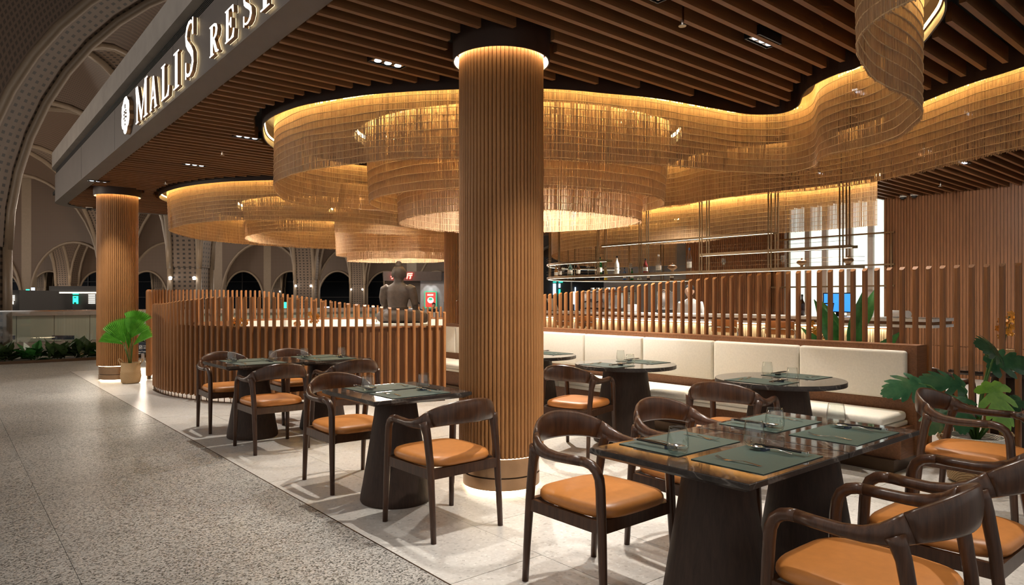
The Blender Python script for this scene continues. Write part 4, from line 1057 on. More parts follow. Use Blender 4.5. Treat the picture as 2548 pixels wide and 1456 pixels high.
# noodle stall with red characters, right of the statue
stl = empty('food_stall', (0, 0, 0), 0, 'grey food stall with dark band and red glowing characters behind the statue', 'stall')
Y = 24.0
def bxp(parent, name, px0, px1, py0, py1, y0, y1, mat):
    xa, za = at_px(px0, py1, Y); xb, zb_ = at_px(px1, py0, Y)
    return MB().box2((xa, y0, za), (xb, y1, zb_)).obj(name, mat, parent)
xa, _ = at_px(1046, 0, Y); xb, _ = at_px(1140, 0, Y); xc, _ = at_px(955, 0, Y)
MB().box2((xa, Y, -.03), (xb, Y+.3, 2.3)).obj('stall_wall', 'stall_grey', stl)
MB().box2((xc, Y+2.5, -.03), (xb, Y+2.8, 2.3)).obj('rear_wall', 'ledge_beige', stl)
bxp(stl, 'sign_band', 955, 1100, 676, 699, Y-.12, Y+2.9, 'stall_brown')
bxp(stl, 'stall_counter', 1032, 1100, 776, 792, Y-1.0, Y-.3, 'white_stone'); MB().box2((at_px(1034, 0, Y)[0], Y-.95, -.03), (xb-.1, Y-.35, .71)).obj('counter_body', 'wood_panel', stl)
def strokes(parent, ox, oy, sc, segs):
    for (x0, y0, x1, y1) in segs:
        xa, za = at_px(ox+x0*sc, oy+y0*sc, Y-.2); xb, zb_ = at_px(ox+x1*sc, oy+y1*sc, Y-.2)
        MB().tube([(xa, Y-.16, za), (xb, Y-.16, zb_)], .022, 6).obj('neon_stroke', 'neon_red', parent)
strokes(stl, 972, 680, 14, [(.3, .05, .45, .2), (.15, .3, .32, .42), (.0, .6, 1.0, .55), (.58, .0, .55, .6), (.55, .6, .15, 1.0), (.6, .65, .95, .95)])
strokes(stl, 1012, 680, 14, [(.1, .08, 1, .05), (.15, .08, .1, .6), (.1, .6, .0, 1.0), (.3, .4, .95, .36), (.65, .4, .62, .95), (.62, .95, .45, .88)])
strokes(stl, 991, 680, 14, [(.2, .0, .1, .4), (.1, .35, .9, .3), (.5, .1, .5, 1.0), (.15, .7, .9, .65)])
po = empty('framed_poster', (at_px(1072, 0, Y)[0], Y-.06, at_px(0, 746, Y)[1]), 0, 'red backlit poster of a bowl in a green frame on the stall wall', 'poster')
hw, hh = 15*Y/F_PX, 21*Y/F_PX
MB().box2((-hw, -.02, -hh), (hw, .03, hh)).obj('poster_frame', 'poster_green', po); MB().box2((-hw*.84, -.026, -hh*.88), (hw*.84, -.021, hh*.88)).obj('poster_sheet', 'poster_red', po)
MB().poly([(hw*.52*math.cos(a*.3142), -hh*.05+hh*.36*math.sin(a*.3142)) for a in range(20)], -.031, -.027, lambda u, v, q: (u, q, v)).obj('bowl_print', 'poster_white', po)
MB().poly([(hw*.34*math.cos(a*.3142), hh*.08+hh*.16*math.sin(a*.3142)) for a in range(20)], -.034, -.0315, lambda u, v, q: (u, q, v)).obj('soup_print', 'poster_green', po)
for k in range(5): MB().box2((-hw*.5+k*hw*.2, -.031, hh*.48), (-hw*.5+k*hw*.2+hw*.14, -.027, hh*.66)).obj('title_mark', 'poster_white', po)
for k in (-1, 1): spot('poster_lamp', (po.location.x+k*.1, Y-.35, po.location.z+.75), (po.location.x+k*.1, Y, po.location.z+.2), 6, (1, .96, .9), 50, .5, .02)
ms = empty('menu_screen', (at_px(1128, 0, 13.6)[0], 13.6, at_px(0, 771, 13.6)[1]), 0, 'dark blue menu display screen beside the column behind the booth', 'screen')
MB().box2((-.19, 0, -.16), (.19, .03, .16)).obj('bezel', 'black_lacquer', ms); MB().box2((-.18, -.004, -.15), (.18, -.0005, .15)).obj('display', 'screen_navy', ms)
for i in range(3):
    for j in range(3): MB().box2((-.15+.11*i, -.007, -.12+.10*j), (-.15+.11*i+random.uniform(.05, .085), -.0045, -.12+.10*j+random.uniform(.015, .05))).obj('menu_line', 'screen_lines', ms)
MB().box2((-.02, .031, -.79), (.02, .06, .1)).obj('stand_pole', 'black_lacquer', ms); MB().lathe([(.16, -.79), (.16, -.775)], 20, (0, .04, 0)).obj('stand_base', 'black_lacquer', ms)
# wayfinding boards
def board(px0, px1, py0, py1, Y, label, marks):
    x0, z1 = at_px(px0, py0, Y); x1, z0 = at_px(px1, py1, Y)
    r = empty('direction_sign', ((x0+x1)/2, Y, -.03), 0, label, 'sign', 'dark blue direction boards')
    MB().box2((x0-(x0+x1)/2, -.02, z0+.03), (x1-(x0+x1)/2, .02, z1+.03)).obj('sign_board', 'sign_navy', r)
    MB().box2((-.03, -.015, 0), (.03, .015, z0+.03)).obj('sign_post', 'ledge_beige', r)
    for segm in marks:
        P = [(at_px(a, b, Y)[0]-(x0+x1)/2, -.026, at_px(a, b, Y)[1]+.03) for a, b in segm]
        MB().tube(P, .012, 5).obj('sign_mark', 'paper_white', r)
    return r
board(-20, 37, 835, 845, 18.2, 'dark sign board at the far left edge seen end on', [])
board(130, 184, 835, 845, 18.2, 'dark sign board on a post behind the planter', [])
board(335, 376, 852, 879, 15.6, 'dark blue direction board with arrow beside the potted palm', [[(345, 864), (338, 864)], [(341, 861), (338, 864), (341, 867)], [(349, 860), (349, 868), (355, 868), (355, 860), (349, 860)], [(350, 866), (354, 862)], [(359, 861), (361, 861)], [(363, 861), (366, 861)], [(359, 866), (367, 866)], [(347, 875), (352, 875)], [(354, 874), (356, 874)], [(358, 875), (365, 875)]])
# ================================================================== CHAIRS
def make_chair():
    r = empty('dining_chair', (0, 0, 0), 0)
    for sx in (-1, 1):
        MB().tube([(sx*.252, .262, 0), (sx*.250, .255, .16), (sx*.246, .242, .40), (sx*.244, .234, .55), (sx*.2445, .228, .595), (sx*.246, .212, .628), (sx*.248, .186, .648), (sx*.250, .155, .656), (sx*.252, .13, .657)],
                  [.016, .0185, .022, .0225, .0225, .0225, .0225, .0225, .0225], 12).obj('leg', 'walnut', r, True)
        MB().tube([(sx*.244, -.262, 0), (sx*.243, -.25, .18), (sx*.243, -.225, .45), (sx*.246, -.20, .60), (sx*.249, -.187, .645), (sx*.251, -.175, .672)],
                  [.016, .0185, .0225, .024, .028, .034], 12).obj('leg', 'walnut', r, True)
        MB().tube([(sx*.252, .131, .657), (sx*.257, .06, .654), (sx*.261, -.02, .652), (sx*.263, -.09, .657), (sx*.256, -.145, .668), (sx*.243, -.178, .681), (sx*.2218, -.2045, .694)],
                  [.0225, .0225, .0225, .0235, .0235, .021, .0185], 12, (0, 0, 1), [.0225, .0225, .023, .027, .036, .044, .050]).obj('armrest', 'walnut', r, True)
        MB().lathe([(.010, -.0), (.011, .004)], 10, (sx*.252, .262, -.0)).obj('glide', 'chrome', r)
    pts = []; aa = []; bb = []
    for k in range(17):
        f = -1+2*k/16; th = f*1.02
        pts.append((.2603*math.sin(th), .0-.0-.092-.215*math.cos(th)-.0, .734-.040*abs(f)**2))
        aa.append(.0135+.005*abs(f)**2); bb.append(.071-.021*abs(f)**1.6)
    MB().tube(pts, aa, 12, (0, 0, 1), bb).obj('backrest', 'walnut', r, True)
    # seat cushion: superellipse, domed
    rings = []
    for z, k in ((.412, .93), (.416, .975), (.430, 1.0), (.448, .992), (.462, .955), (.471, .86), (.476, .62), (.478, .3)):
        ring = []
        for q in range(36):
            a = 2*math.pi*q/36; c, s = math.cos(a), math.sin(a); e = 2/4.2
            x = abs(c)**e*(1 if c > 0 else -1)*.246; y = abs(s)**e*(1 if s > 0 else -1)*.256
            x *= 1-.06*(y < 0)*abs(y)/.245
            ring.append((x*k, y*k+.01, z))
        rings.append(ring)
    MB().loft(rings).obj('seat', 'leather_tan', r, True)
    fr = MB()
    fr.box2((-.232, .215, .355), (.232, .245, .412)).box2((-.228, -.245, .355), (.228, -.215, .412)).box2((-.252, -.225, .355), (-.228, .23, .412)).box2((.228, -.225, .355), (.252, .23, .412))
    fr.obj('seat_frame', 'walnut', r)
    return r
CH0 = None
def chair(x, y, head, label):
    # head: heading the sitter looks to
    global CH0
    if CH0 is None: o = CH0 = make_chair()
    else: o = copy_tree(CH0)
    o.location = (x, y, 0); o.rotation_euler = (0, 0, head-math.pi/2)
    tag(o, label, 'chair', 'walnut dining chairs with tan seats')
    return o
H_D1 = math.atan2(D1.y, D1.x); H_D2 = math.atan2(D2.y, D2.x)
OFF = .63
# ================================================================== TABLES
TZ = .75
def cone(parent, mat, rt, rb_, h):
    MB().lathe([(rb_*.97, 0), (rb_, .012), (rb_*.985, .05), (rb_*.93, .12), (rt+(rb_-rt)*.5, h*.5), (rt+(rb_-rt)*.18, h*.8), (rt, h)], 40).obj('cone_base', mat, parent, True, angle=50)
def make_square():
    r = empty('square_table', (0, 0, 0), 0)
    mb = MB(); w0, w1 = .373, .335; rings = []
    for k, z in ((w0-.002, TZ), (w0, TZ-.002), (w0, TZ-.018), (w1, TZ-.042)):
        rings.append([(-k, -k, z), (k, -k, z), (k, k, z), (-k, k, z)])
    MB().box2((-w0+.002, -w0+.002, TZ-.0015), (w0-.002, w0-.002, TZ)).obj('table_top', 'marble_dark', r)
    rings = [[(-k, -k, z), (k, -k, z), (k, k, z), (-k, k, z)] for k, z in ((w0-.002, TZ-.0015), (w0, TZ-.003), (w0, TZ-.022), (w1, TZ-.042))]
    mb.loft(rings).obj('table_edge', 'marble_edge', r); cone(r, 'dark_oak', .135, .245, TZ-.042)
    return r
def make_round(R=.49):
    r = empty('round_table', (0, 0, 0), 0)
    MB().lathe([(R-.002, TZ-.0015), (R-.002, TZ)], 64).obj('table_top', 'marble_dark', r, True, angle=40)
    MB().lathe([(R-.05, TZ-.036), (R-.002, TZ-.036), (R, TZ-.034), (R, TZ-.004), (R-.002, TZ-.0015)], 64).obj('table_edge', 'marble_edge', r, True, angle=40)
    cone(r, 'dark_oak', .21, .31, TZ-.034)
    return r
# ------------------------------------------------------------------ table ware meshes
MATM = MB().bev((-.225, -.155, 0), (.225, .155, .003), .001).mesh('placemat', 'mat_green')
MARK = MB().tube([(0, 0, 0), (.008, .006, 0), (.016, 0, 0), (.024, .006, 0), (.032, 0, 0)], .0006, 4).mesh('placemat_mark', 'bronze')
prof = [(.026, .0), (.032, .001), (.038, .008), (.0435, .025), (.0445, .040), (.042, .068), (.0375, .098), (.0350, .108), (.0338, .108), (.0362, .098), (.0405, .068), (.0428, .040), (.0415, .026), (.034, .013), (.02, .0105), (.001, .010)]
GLASSM = MB().lathe(prof, 28, cap=True).mesh('water_glass', 'clear_glass', True)
def cutlery_fork():
    mb = MB()
    ys = [-.095, -.09, -.06, -.02, .012, .03, .042]; ws = [.0055, .0065, .0055, .0038, .0032, .006, .0115]; zs = [.004, .004, .007, .011, .007, .0045, .004]
    rings = []
    for y, w_, z in zip(ys, ws, zs): rings.append([(-w_, y, z), (w_, y, z), (w_, y, z+.0018), (-w_, y, z+.0018)])
    for y, z in ((.055, .0045),): rings.append([(-.012, y, z), (.012, y, z), (.012, y, z+.0016), (-.012, y, z+.0016)])
    mb.loft(rings)
    for k in range(4):
        x = -.0098+.0065*k; r2 = []
        for y, z, h in ((.054, .0045, .0014), (.070, .006, .0013), (.084, .010, .0012), (.095, .015, .001)): r2.append([(x-.0013, y, z), (x+.0013, y, z), (x+.0013, y, z+.0015), (x-.0013, y, z+.0015)])
        mb.loft(r2)
    return mb.mesh('fork', 'steel')
FORK = cutlery_fork()
def cutlery_spoon():
    mb = MB(); ys = [-.095, -.09, -.06, -.02, .02, .034]; ws = [.0055, .0065, .0055, .0038, .0032, .005]; zs = [.006, .006, .010, .013, .009, .0065]
    rings = []
    for y, w_, z in zip(ys, ws, zs): rings.append([(-w_, y, z), (w_, y, z), (w_, y, z+.0018), (-w_, y, z+.0018)])
    mb.loft(rings)
    V, Fc = [], []; n = 16; m = 5
    for lay in (0, 1):
        for i in range(m+1):
            for k in range(n):
                a = 2*math.pi*k/n; q = i/m; V.append((.0215*q*math.cos(a), .066+.033*q*math.sin(a), .0015+.009*q*q*q+lay*.0014))
    for lay in (0, 1):
        o = lay*(m+1)*n
        for i in range(m):
            for k in range(n): Fc.append((o+i*n+k, o+i*n+(k+1) % n, o+(i+1)*n+(k+1) % n, o+(i+1)*n+k))
    for k in range(n): a = m*n+k; b = m*n+(k+1) % n; c = (m+1)*n; Fc.append((a, b, b+c, a+c))
    mb.add(V, Fc); return mb.mesh('spoon', 'steel', True)
SPOON = cutlery_spoon()
CHOP = MB().loft([[(-.0035, -.115, 0), (.0035, -.115, 0), (.0035, -.115, .007), (-.0035, -.115, .007)], [(-.0035, 0, 0), (.0035, 0, 0), (.0035, 0, .007), (-.0035, 0, .007)], [(-.002, .115, 0), (.002, .115, 0), (.002, .115, .004), (-.002, .115, .004)]]).mesh('chopstick', 'black_lacquer')
CHOPT = MB().box2((-.0039, -.116, -.0003), (.0039, -.098, .0074)).mesh('metal_tip', 'steel')
REST = MB().loft([[(x, -.009, 0), (x, .009, 0), (x, .009, z), (x, -.009, z)] for x, z in ((-.022, .012), (-.014, .013), (-.009, .007), (.0, .0065), (.009, .007), (.014, .013), (.022, .012))]).mesh('chopstick_rest', 'sign_navy')
def setting(x, y, head, desc, full=True, z=TZ):
    """one place setting: origin at mat centre, sitter looks along head"""
    R = Matrix.Rotation(head-math.pi/2, 4, 'Z'); B = Vector((x, y, z+.0006))
    def pl(name, me, lx, ly, lz, a, label, cat, group=None):
        p = B+R @ Vector((lx, ly, lz)); o = put(name, me, None, p, head-math.pi/2+a); return tag(o, label, cat, group)
    m = pl('placemat', MATM, 0, 0, 0, 0, 'dark green rectangular placemat '+desc, 'placemat', 'green placemats')
    put('stamped_mark', MARK, m, (.165, -.125, .0035))
    pl('water_glass', GLASSM, .185, .125, .0034, 0, 'clear stemless water glass '+desc, 'glass', 'stemless water glasses')
    pl('fork', FORK, -.145+random.uniform(-.01, .01), .0, .0, random.uniform(-.12, .12), 'steel fork '+desc, 'fork', 'steel forks')
    pl('spoon', SPOON, .115, .01, .0085, random.uniform(-.08, .08), 'steel spoon '+desc, 'spoon', 'steel spoons')
    pl('chopstick_rest', REST, .135, .045, .0032, 0, 'small dark chopstick rest '+desc, 'chopstick rest', 'chopstick rests')
    for k in (0, 1):
        c = pl('chopstick', CHOP, .144+.016*k, -.01, .0166, 0., 'black chopstick of the pair '+desc, 'chopstick', 'chopsticks '+desc)
        put('metal_tip', CHOPT, c)
SQ0 = None
def square_table(x, y, label, desc, chairs=('', ''), ch_lab=('', '')):
    global SQ0
    if SQ0 is None: o = SQ0 = make_square()
    else: o = copy_tree(SQ0)
    o.location = (x, y, 0); o.rotation_euler = (0, 0, ANG)
    tag(o, label, 'table', 'square dark marble tables')
    c = Vector((x, y, 0))
    for sg, dn, lb in ((1, 'far', ch_lab[0]), (-1, 'near', ch_lab[1])):
        q = c+D1*(.185*sg); setting(q.x, q.y, H_D1+(math.pi if sg > 0 else 0), 'at the %s side of %s' % (dn, desc))
        if lb:
            k = c+D1*(OFF*sg)-D2*.04; chair(k.x, k.y, H_D1+(math.pi if sg > 0 else 0)+random.uniform(-.04, .04), lb)
    return o
square_table(-.80, 4.72, 'small square marble table alone left of the foreground column', 'the lone small table', ch_lab=('walnut chair at the far side of the lone small table, back toward the walkway', 'walnut chair at the near side of the lone small table, back to the camera'))
square_table(-2.62, 6.90, 'left square marble table of the pair before the curved screen', 'the left table of the pair', ch_lab=('walnut chair behind the left table of the pair, against the curved screen', 'walnut chair before the left table of the pair, back to the camera'))
square_table(-2.04, 7.38, 'right square marble table of the pair before the curved screen', 'the right table of the pair', ch_lab=('walnut chair behind the right table of the pair, mostly hidden', 'walnut chair before the right table of the pair, partly behind a nearer chair'))
square_table(.855, 2.85, 'left half of the large polished front table, square marble top', 'the left front table', ch_lab=('walnut chair at the left of the front table, tan seat fully in view', 'walnut chair nearest the camera at the bottom right, back turned'))
square_table(1.435, 3.334, 'right half of the large polished front table, square marble top', 'the right front table', ch_lab=('walnut chair behind the front table, only its curved back showing', 'walnut chair at the right edge bottom, second from the camera'))
RD0 = make_round()
def round_table(x, y, label, desc, both=True, near=True):
    global RD0
    o = RD0 if not RD0.get('label') else copy_tree(RD0)
    o.location = (x, y, 0); tag(o, label, 'table', 'round dark marble tables')
    c = Vector((x, y, 0))
    if near: q = c-D2*.27; setting(q.x, q.y, H_D2, 'on the aisle side of '+desc)
    if both: q = c+D2*.27; setting(q.x, q.y, H_D2+math.pi, 'on the bench side of '+desc)
round_table(.24, 7.80, 'round marble table half hidden behind the foreground column', 'the half hidden round table')
round_table(1.11, 6.70, 'middle round marble table before the banquette', 'the middle round table')
round_table(2.12, 5.42, 'right hand round marble table nearest the banquette end', 'the right round table')
chair(.60, 6.25, H_D2+.28, 'walnut chair at the middle round table just right of the column')
chair(1.62, 5.02, H_D2+.20, 'walnut chair at the right round table behind the front table')
# table at the right edge and the one behind the post screen
chair(2.86, 4.22, H_D1+math.pi+.03, 'walnut chair at the right edge before the monstera plant')
o = copy_tree(SQ0); o.location = (3.32, 3.74, 0); o.rotation_euler = (0, 0, ANG); tag(o, 'square marble table at the right edge, only a corner in view', 'table', 'square dark marble tables')
o = copy_tree(SQ0); o.location = (4.45, 6.10, 0); o.rotation_euler = (0, 0, ANG); tag(o, 'square marble table behind the posts carrying the orchid basket', 'table', 'square dark marble tables')
q = Vector((4.45, 6.10, 0))-D1*.2; setting(q.x, q.y, H_D1, 'on the table behind the posts')
chair(3.80, 6.18, H_D2+math.pi*1.98, 'walnut chair behind the posts right of the banquette end')
# low round tables inside the booth
for x, y, lb in ((-4.72, 12.0, 'round marble table inside the booth at its left'), (-3.58, 12.0, 'round marble table inside the booth before the statue')):
    o = copy_tree(RD0); o.location = (x, y, 0); tag(o, lb, 'table', 'round dark marble tables')

# ================================================================== PLANTS
def leaf_mesh(name, outline_fn, L, mat, droop=.25, fold=.12, n=12):
    V, Fc = [], []
    for i in range(n+1):
        f = i/n; w_ = outline_fn(f); y = L*f; z = -droop*L*f*f
        for k in (-2, -1, 0, 1, 2): V.append((w_*k/2, y, z+fold*abs(k)/2*w_))
    for i in range(n):
        for k in range(4): a = i*5+k; Fc.append((a, a+1, a+6, a+5))
    return MB().add(V, Fc).mesh(name, mat, True)
def palm_fan(R_, spread, pleats=22):
    V, Fc = [(0, 0, 0)], []
    for k in range(pleats*2+1):
        a = -spread/2+spread*k/(pleats*2); r_ = R_*(1-.10*(k % 2))*(1-.06*math.cos(a*2)); z = (.022 if k % 2 else -.012)
        for q in (.35, .7, 1.0): V.append((r_*q*math.sin(a), r_*q*math.cos(a), z*q-.10*R_*q*q*(1+.8*abs(math.sin(a)))))
    for k in range(pleats*2):
        a = 1+3*k; Fc += [(0, a, a+3), (a, a+1, a+4, a+3), (a+1, a+2, a+5, a+4)]
    return MB().add(V, Fc).mesh('fan_leaf', 'leaf_palm')
def basket(parent, r_, h, mat, handles=True, bulge=1.08):
    MB().lathe([(r_*.80, 0), (r_*.95, .02), (r_*bulge, h*.35), (r_*1.02, h*.52), (r_*1.05, h*.56), (r_*1.0, h*.60), (r_*.98, h), (r_*.92, h), (r_*.92, h*.88), (.01, h*.86)], 28).obj('basket_body', mat, parent, True, angle=50)
    MB().lathe([(r_*.9, h*.87), (.02, h*.885)], 20, cap=False).obj('soil', 'soil', parent)
    if handles:
        for sx in (-1, 1):
            MB().tube([(sx*r_*.93, -.05, h*.92), (sx*r_*1.25, -.045, h*1.12), (sx*r_*1.30, 0, h*1.18), (sx*r_*1.25, .045, h*1.12), (sx*r_*.93, .05, h*.92)], .009, 6).obj('handle', mat, parent, True)
def orient(o, loc, direction, up=(0, 0, 1), roll=0):
    y = Vector(direction).normalized(); x = y.cross(Vector(up)).normalized(); z = x.cross(y)
    M = Matrix((x, y, z)).transposed().to_4x4(); o.matrix_local = Matrix.Translation(loc) @ M @ Matrix.Rotation(roll, 4, 'Y')
def vis(o): return o
pp = empty('potted_palm', (-6.28, 11.25, 0), 0, 'fan palm with bright pleated leaves in a tan woven basket by the far column', 'plant')
basket(pp, .145, .34, 'woven_tan')
for base, tip, dirn, up, R_, sp in [((-.02, 0, .28), (-.08, -.03, .66), (-.34, -.10, .85), (.1, -1, .15), .45, 1.25), ((0, .01, .28), (.03, .05, .90), (.12, .02, .9), (0, -1, .1), .33, 1.7), ((.01, 0, .28), (.03, -.05, .74), (.26, -.10, .8), (-.1, -1, .1), .37, 1.55),
                             ((-.01, 0, .28), (-.09, -.05, .64), (-.85, -.15, .50), (.2, -.8, .5), .40, .75), ((.0, 0, .28), (.05, -.02, .62), (.72, -.1, .70), (-.3, -.9, .2), .42, .65), ((.0, -.01, .28), (.0, -.06, .56), (.06, -.10, .9), (.6, -.8, .1), .30, .5)]:
    MB().tube([base, ((base[0]+tip[0])/2*.8, (base[1]+tip[1])/2, (base[2]+tip[2])/2), tip], [.009, .007, .005], 6).obj('stem', 'stem_green', pp, True)
    l = put('fan_leaf', palm_fan(R_, sp, 9 if sp < 1 else 16), pp); orient(l, tip, dirn, up)
# tall leafy plant behind the banquette
lp = empty('leafy_plant', tuple(G(7.0, t_at(2105, 7.0))), 0, 'tall plant with long pointed green leaves rising behind the posts', 'plant')
basket(lp, .17, .34, 'woven_dark', False)
BL = leaf_mesh('blade_leaf', lambda f: .085*math.sin(math.pi*min(1, f*.97+.03)**.8)+.002, .62, 'leaf_blade', .22, .25)
BL2 = leaf_mesh('blade_leaf', lambda f: .06*math.sin(math.pi*min(1, f*.97+.03)**.8)+.002, .48, 'leaf_blade', .35, .25)
for k, (ax, tip, dv) in enumerate([((0, 0), (.12, .0, 1.05), (.32, -.05, .75)), ((0, 0), (.05, .0, .85), (.10, -.1, .6)), ((0, 0), (-.05, 0, .80), (-.32, -.1, .72)), ((0, 0), (-.08, .02, .72), (-.42, -.08, .50)), ((0, 0), (-.06, -.03, .62), (-.5, -.15, .30)),
                                   ((0, 0), (.06, -.03, .60), (.28, -.15, .35)), ((0, 0), (.0, -.05, .66), (.02, -.25, .45)), ((0, 0), (.10, 0, .48), (.5, -.1, .12)), ((0, 0), (-.1, -.02, .5), (-.42, -.2, .10)), ((0, 0), (-.02, .03, .95), (-.2, .1, .6)), ((0, 0), (.03, -.06, .45), (.12, -.4, .2))]):
    MB().tube([(0, 0, .28), (tip[0]*.4, tip[1]*.5, tip[2]*.6), tip], [.010, .008, .005], 6).obj('stem', 'stem_green', lp, True)
    l = put('blade_leaf', BL if k % 3 else BL2, lp); orient(l, tip, dv, (-.2, -1, .3))
# monstera in a white pot with rope handles
mo = empty('monstera_plant', (3.50, 5.16, 0), 0, 'monstera with split glossy leaves in a white woven pot beside the banquette', 'plant')
MB().lathe([(.15, 0), (.18, .02), (.195, .14), (.19, .20)], 28).obj('pot_bottom', 'woven_tan', mo, True, angle=50)
MB().lathe([(.191, .201), (.195, .28), (.19, .35), (.18, .35), (.178, .31)], 28, cap=False).obj('pot_rim', 'woven_white', mo, True, angle=50)
MB().lathe([(.182, .315), (.02, .325)], 20, cap=False).obj('soil', 'soil', mo)
for sx in (-1, 1): MB().tube([(sx*.19, -.05, .31), (sx*.26, -.04, .36), (sx*.275, 0, .37), (sx*.26, .04, .34), (sx*.20, .04, .26)], .010, 6).obj('handle', 'woven_tan', mo, True)
def monstera(R_, mat):
    # heart-shaped blade cut into curved lobes that join at the midrib
    V, Fc = [], []
    L = R_*1.05
    def zf_(x, y): return -.20*(y/L)**2*L-.45*x*x/R_+.10*abs(x)
    lobes = [(-.02, -135, .40), (.02, -100, .56), (.12, -62, .66), (.26, -42, .66), (.42, -28, .60), (.58, -18, .50), (.74, -9, .38)]
    for sg in (-1, 1):
        for i, (y0, ang, ln) in enumerate(lobes):
            y1 = lobes[i+1][0] if i+1 < len(lobes) else .92
            yb = max(0, y0)*L; ye = max(.05, y1)*L if i else .10*L
            a = math.radians(90+ang*-1.0) if False else math.radians(-ang)
            d0 = Vector((sg*math.sin(a), math.cos(a))); w0 = .105*R_*(1.25 if i < 2 else 1.0); o = len(V); n_ = 5
            for k in range(n_+1):
                f = k/n_; c = Vector((0, (yb+ye)/2))+d0*(ln*R_*f)+Vector((0, .10*R_*f*f)); nrm = Vector((-d0.y, d0.x))*sg
                ww = (w0 if f < .8 else w0*math.sqrt(max(.05, 1-((f-.8)/.2)**2)*1.0)) if f > .25 else w0*1.05
                if k == 0: e0, e1 = Vector((0, yb-.01*L)), Vector((0, ye+.02*L))
                else: e0, e1 = c-nrm*ww*(-1), c+nrm*ww*(-1)
                if k == 0 and (e1-e0).dot((c-nrm*ww*-1)-(c+nrm*ww*-1)) < 0: pass
                pa, pb = (e1, e0) if k == 0 else (e0, e1)
                if pa.y < pb.y: pa, pb = pb, pa
                V.append((pa.x, pa.y, zf_(pa.x, pa.y))); V.append((pb.x, pb.y, zf_(pb.x, pb.y)))
            for k in range(n_): Fc.append((o+2*k, o+2*k+1, o+2*k+3, o+2*k+2))
    o = len(V)      # tip lobe
    for f, ww in ((.70, .10), (.85, .13), (.98, .09), (1.08, .01)):
        V.append((-ww*R_, f*L, zf_(ww*R_, f*L))); V.append((ww*R_, f*L, zf_(ww*R_, f*L)))
    for k in range(3): Fc.append((o+2*k, o+2*k+1, o+2*k+3, o+2*k+2))
    return MB().add(V, Fc).mesh('split_leaf', mat, True)
MON, MONL = monstera(.225, 'leaf_monstera'), monstera(.25, 'leaf_lime')
for tip, dv, up, me in [((-.50, -.12, .76), (-.6, -.2, -.06), (-.1, -.75, .7), MON), ((-.20, -.10, .64), (-.2, -.45, -.30), (-.2, -.6, .8), MON), ((.02, -.16, .74), (.03, -.30, -.50), (.0, -.95, .25), MONL), ((.12, .0, .90), (.45, -.1, .05), (-.1, -.8, .6), MON),
                        ((.26, -.06, .62), (.45, -.2, -.22), (.2, -.6, .8), MON), ((-.08, .04, .72), (-.4, .0, .12), (-.2, -.7, .7), MON), ((.14, -.05, .98), (-.25, -.2, .12), (.1, -.8, .6), MON), ((-.24, -.02, .58), (-.5, -.35, -.3), (-.3, -.5, .8), MON), ((.34, .02, .52), (.6, -.1, -.25), (.3, -.5, .8), MON)]:
    MB().tube([(0, 0, .30), (tip[0]*.35, tip[1]*.4, tip[2]*.62+.1), (tip[0]*.8, tip[1]*.8, tip[2]*.97), tip], [.012, .009, .007, .005], 6).obj('stem', 'stem_green', mo, True)
    l = put('split_leaf', me, mo); orient(l, tip, dv, up)
# orange orchids
def flower_me():
    mb = MB()
    for k in range(5):
        a = 2*math.pi*k/5; c, s = math.cos(a), math.sin(a); L = .026
        mb.add([(0, 0, 0), (c*L*.6-s*.010, s*L*.6+c*.010, .006), (c*L, s*L, .003), (c*L*.6+s*.010, s*L*.6-c*.010, .006)], [(0, 1, 2, 3)])
    return mb.mesh('blossom', 'orchid_orange', True, fix=False)
FLOW = flower_me()
def orchid(x, y, z, h, label, pot='woven_dark', pr=.06, ph=.12, nst=3, seed=1, k=1.0):
    rnd = random.Random(seed); r = empty('orchid_pot', (x, y, z), 0, label, 'flowers', 'orange orchids')
    MB().lathe([(pr*.85, 0), (pr, .02), (pr*.95, ph*.7), (pr*.8, ph), (pr*.7, ph), (pr*.7, ph*.8)], 18).obj('pot', pot, r, True)
    for i in range(nst):
        a = rnd.uniform(0, 6.28); lean = rnd.uniform(.02, .06)*k; top_ = Vector((lean*math.cos(a), lean*math.sin(a), h*rnd.uniform(.8, 1)))
        MB().tube([(0, 0, ph*.8), (top_.x*.4, top_.y*.4, (ph+top_.z)/2), top_], .003, 5).obj('stem', 'stem_green', r)
        for j in range(7):
            f = .45+.55*j/6; o = put('blossom', FLOW, r, (top_.x*f+rnd.uniform(-.03, .03)*k, top_.y*f+rnd.uniform(-.03, .03)*k, ph+(top_.z-ph)*f)); o.rotation_euler = (rnd.uniform(.6, 1.9), 0, rnd.uniform(-1.2, 1.2)); o.scale = (k, k, k)
    return r
orchid(4.52, 6.28, TZ+.001, .50, 'orange orchids in a woven basket on the table behind the posts', 'woven_tan', .11, .17, 4, 3, 1.3)
orchid(-4.86, 12.0, TZ+.001, .32, 'leftmost orange orchid pot seen through the curved screen', seed=5, k=1.3)
orchid(-4.68, 11.95, TZ+.001, .30, 'second orange orchid pot from the left behind the curved screen', seed=6, k=1.3)
orchid(-3.75, 12.0, TZ+.001, .24, 'short orange orchid pot behind the middle of the curved screen', seed=7, k=1.3)
orchid(-3.46, 12.0, TZ+.001, .42, 'tallest orange orchid pot behind the curved screen', seed=8, k=1.4)
p = G(BS+.12, t_at(2036, BS+.12))
pl_ = empty('plant_stand', tuple(G(7.35, t_at(2036, 7.35))), 0, 'slim dark stand under the orchid beside the leafy plant', 'stand')
MB().lathe([(.11, 0), (.11, .015), (.02, .03), (.02, .66), (.11, .675), (.11, .70)], 20).obj('stand_body', 'bronze_dark', pl_, True, angle=40)
p = G(7.35, t_at(2036, 7.35)); orchid(p.x, p.y, .7005, .42, 'orange orchid beside the tall leafy plant behind the banquette', 'woven_dark', .09, .14, 4, 11, 1.5)
